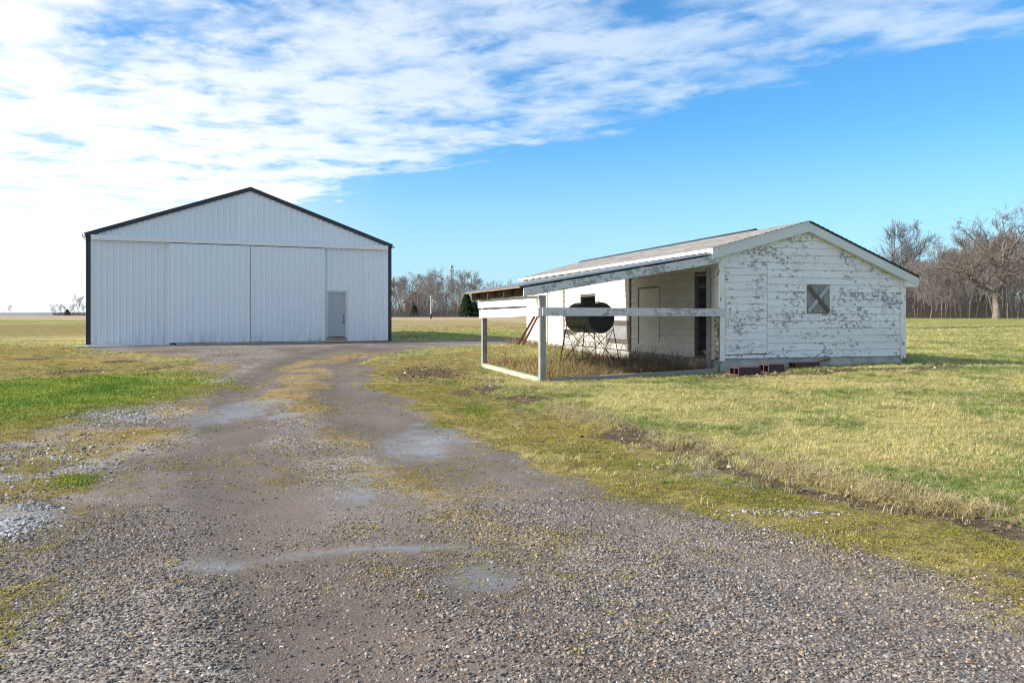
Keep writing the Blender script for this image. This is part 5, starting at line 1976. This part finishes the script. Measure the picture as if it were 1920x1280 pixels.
def shed_local(x, y):
    c, n = math.cos(S_RZ), math.sin(S_RZ)
    dx, dy = x - SC[0], y - SC[1]
    return dx * c + dy * n, -dx * n + dy * c


grass()


def edge_tufts():
    """long dry grass hanging over the lip between lawn and drive"""
    src = [tuft(70 + i, 12, 0.12, 0.0045, 1.25, 0.03) for i in range(4)]
    ln = VERGE_EDGE[3:]
    seg = np.linalg.norm(np.diff(ln, axis=0), axis=1)
    cum = np.concatenate([[0], np.cumsum(seg)])
    n = 3200
    u = G.random(n) * cum[-1]
    i = np.clip(np.searchsorted(cum, u) - 1, 0, len(seg) - 1)
    k = (u - cum[i]) / seg[i]
    p = ln[i] + (ln[i + 1] - ln[i]) * k[:, None]
    nrm = np.stack([-(ln[i + 1] - ln[i])[:, 1], (ln[i + 1] - ln[i])[:, 0]], 1) / seg[i][:, None]
    nrm *= np.sign(nrm[:, 1])[:, None]
    off = np.abs(G.normal(0, 0.24, n)) + 0.02
    x, y = p[:, 0] + nrm[:, 0] * off, p[:, 1] + nrm[:, 1] * off
    keep = (G.random(n) < ss(0.38, 0.62, fbm(x, y, 0.9, 161, 3))) & (y < 16)
    x, y = x[keep], y[keep]
    m = len(x)
    c = lerp((0.27, 0.22, 0.10), (0.60, 0.50, 0.27), G.random(m))
    h = G.uniform(0.5, 1.15, m)
    rot = np.stack([G.normal(0, 0.35, m), G.normal(0, 0.35, m), G.random(m) * 6.28], 1)
    scatter('edge_grass', np.stack([x, y, terrain(x, y) - 0.005], 1), rot, np.stack([h, h, h], 1), c, G.integers(0, 4, m), src, 'long straw-coloured grass overhanging the bare lawn edge', 'grass')


edge_tufts()


def moss():
    src = [tuft(30 + i, 14, 0.017, 0.0050, 0.9, 0.026) for i in range(4)]
    P = []
    for n, y0, y1, s0 in ((90000, 2.8, 8, 1.0), (100000, 8, 17, 1.35), (40000, 17, 34, 2.1)):
        x, y = sample(n, y0, y1, power=2.0)
        w = zones(x, y)
        cl = fbm(x, y, 2.4, 81, 4)
        p = np.maximum(w['moss'], 0.55 * w['ochre'] * w['grav']) * np.clip(1 - 0.9 * w['dirt'], 0, 1) * (0.3 + 0.7 * ss(0.36, 0.56, cl)) * np.clip(1 - 0.5 * w['pale'], 0, 1)
        p = np.maximum(p, w['green'] * (y < 20) * (x < 3))
        keep = G.random(len(x)) < p * 0.9
        P.append((x[keep], y[keep], np.full(keep.sum(), s0), w['ochre'][keep], w['green'][keep]))
    x, y, s_, oc, gr = (np.concatenate([q[i] for q in P]) for i in range(5))
    m = len(x)
    k = ss(0.3, 0.7, 0.7 * fbm(x, y, 1.1, 91, 3) + 0.3 * G.random(m))
    c = lerp((0.20, 0.225, 0.03), (0.40, 0.325, 0.075), k)
    br_ = G.random(m) < 0.22
    c[br_] = lerp((0.10, 0.075, 0.045), (0.34, 0.27, 0.16), G.random(br_.sum()))
    c = c * (1 - oc[:, None] * 0.8) + np.array((0.42, 0.28, 0.09)) * oc[:, None] * 0.8
    g_ = (gr * (oc < 0.6))[:, None]
    c = c * (1 - g_) + lerp((0.12, 0.22, 0.022), (0.29, 0.35, 0.045), k) * g_
    c = c * (0.7 + 0.6 * G.random((m, 1)))
    z = terrain(x, y) - 0.002
    h = s_ * G.uniform(0.6, 1.3, m) * (1 + 1.0 * gr)
    sc = np.stack([h, h, h], 1)
    rot = np.stack([G.normal(0, 0.1, m), G.normal(0, 0.1, m), G.random(m) * 6.28], 1)
    scatter('moss_growth', np.stack([x, y, z], 1), rot, sc, c, G.integers(0, 4, m), src, 'yellow-green moss and short turf along the drive edges', 'moss')


moss()


def weeds():
    src = [tuft(50 + i, 9, 0.30, 0.009, 0.7, 0.06) for i in range(3)] + [tuft(60 + i, 4, 0.60, 0.010, 0.5, 0.06) for i in range(2)]
    n = 8500
    s_ = G.uniform(-4.45, -0.15, n)
    t_ = G.uniform(0.0, 6.5, n)
    d = fbm(s_, t_, 0.8, 13, 3)
    keep = G.random(n) < np.clip(0.25 + 1.1 * (d - 0.35), 0.05, 1) * np.where(t_ < 4.5, 1.0, 0.5)
    s_, t_ = s_[keep], t_[keep]
    # fringe along the shed foundation and leaf litter
    s2 = G.uniform(-1.2, -0.05, 260)
    t2 = G.uniform(5.0, 16.0, 260)
    s_, t_ = np.concatenate([s_, s2]), np.concatenate([t_, t2])
    m = len(s_)
    c0, n0 = math.cos(S_RZ), math.sin(S_RZ)
    x, y = SC[0] + s_ * c0 - t_ * n0, SC[1] + s_ * n0 + t_ * c0
    k = ss(-4.0, -1.2, s_ + G.normal(0, 0.8, m))
    c = lerp((0.40, 0.29, 0.13), (0.19, 0.105, 0.06), k) * (0.6 + 0.7 * G.random((m, 1)))  # sunlit left and shaded right of the pen put into the tint
    gr = G.random(m) < 0.12
    c[gr] = (0.2, 0.22, 0.06)
    pale = G.random(m) < 0.10
    c[pale] = (0.50, 0.40, 0.25)
    h = G.uniform(0.3, 1.0, m) * (0.7 + 0.6 * np.interp(t_, (0, 1, 6), (0.7, 1.1, 0.8)))
    sc = np.stack([h, h, h], 1)
    rot = np.stack([G.normal(0, 0.5, m), G.normal(0, 0.5, m), G.random(m) * 6.28], 1)
    pick = np.where(G.random(m) < 0.8, G.integers(0, 3, m), G.integers(3, 5, m))
    scatter('dry_weeds', np.stack([x, y, terrain(x, y) - 0.01], 1), rot, sc, c, pick, src, 'dry brown weeds standing in the pen under the lean-to', 'weeds')


weeds()


def litter():
    """dead leaves and clods along the foundation and the dirt edge"""
    src = [pebble(20 + i) for i in range(3)]
    x, y = sample(110000, 5, 24, power=1.8)
    w = zones(x, y)
    keep = G.random(len(x)) < w['dirt'] * 0.55
    x, y = x[keep], y[keep]
    m = len(x)
    r = 0.006 + 0.022 * G.random(m) ** 2 * (1 + 0.6 * ss(14, 18, y))
    c = lerp((0.05, 0.034, 0.024), (0.27, 0.18, 0.11), G.random(m) ** 1.3)
    wh = G.random(m) < 0.03
    c[wh] = (0.55, 0.53, 0.5)
    rot = np.stack([G.normal(0, 0.4, m), G.normal(0, 0.4, m), G.random(m) * 6.28], 1)
    scatter('leaf_litter', np.stack([x, y, terrain(x, y) + 0.003], 1), rot, np.stack([r * 1.2, r, r * 0.5], 1), c, G.integers(0, 3, m), src, 'dark clods and dead leaves along the foundation and lawn edge', 'leaf litter')


litter()
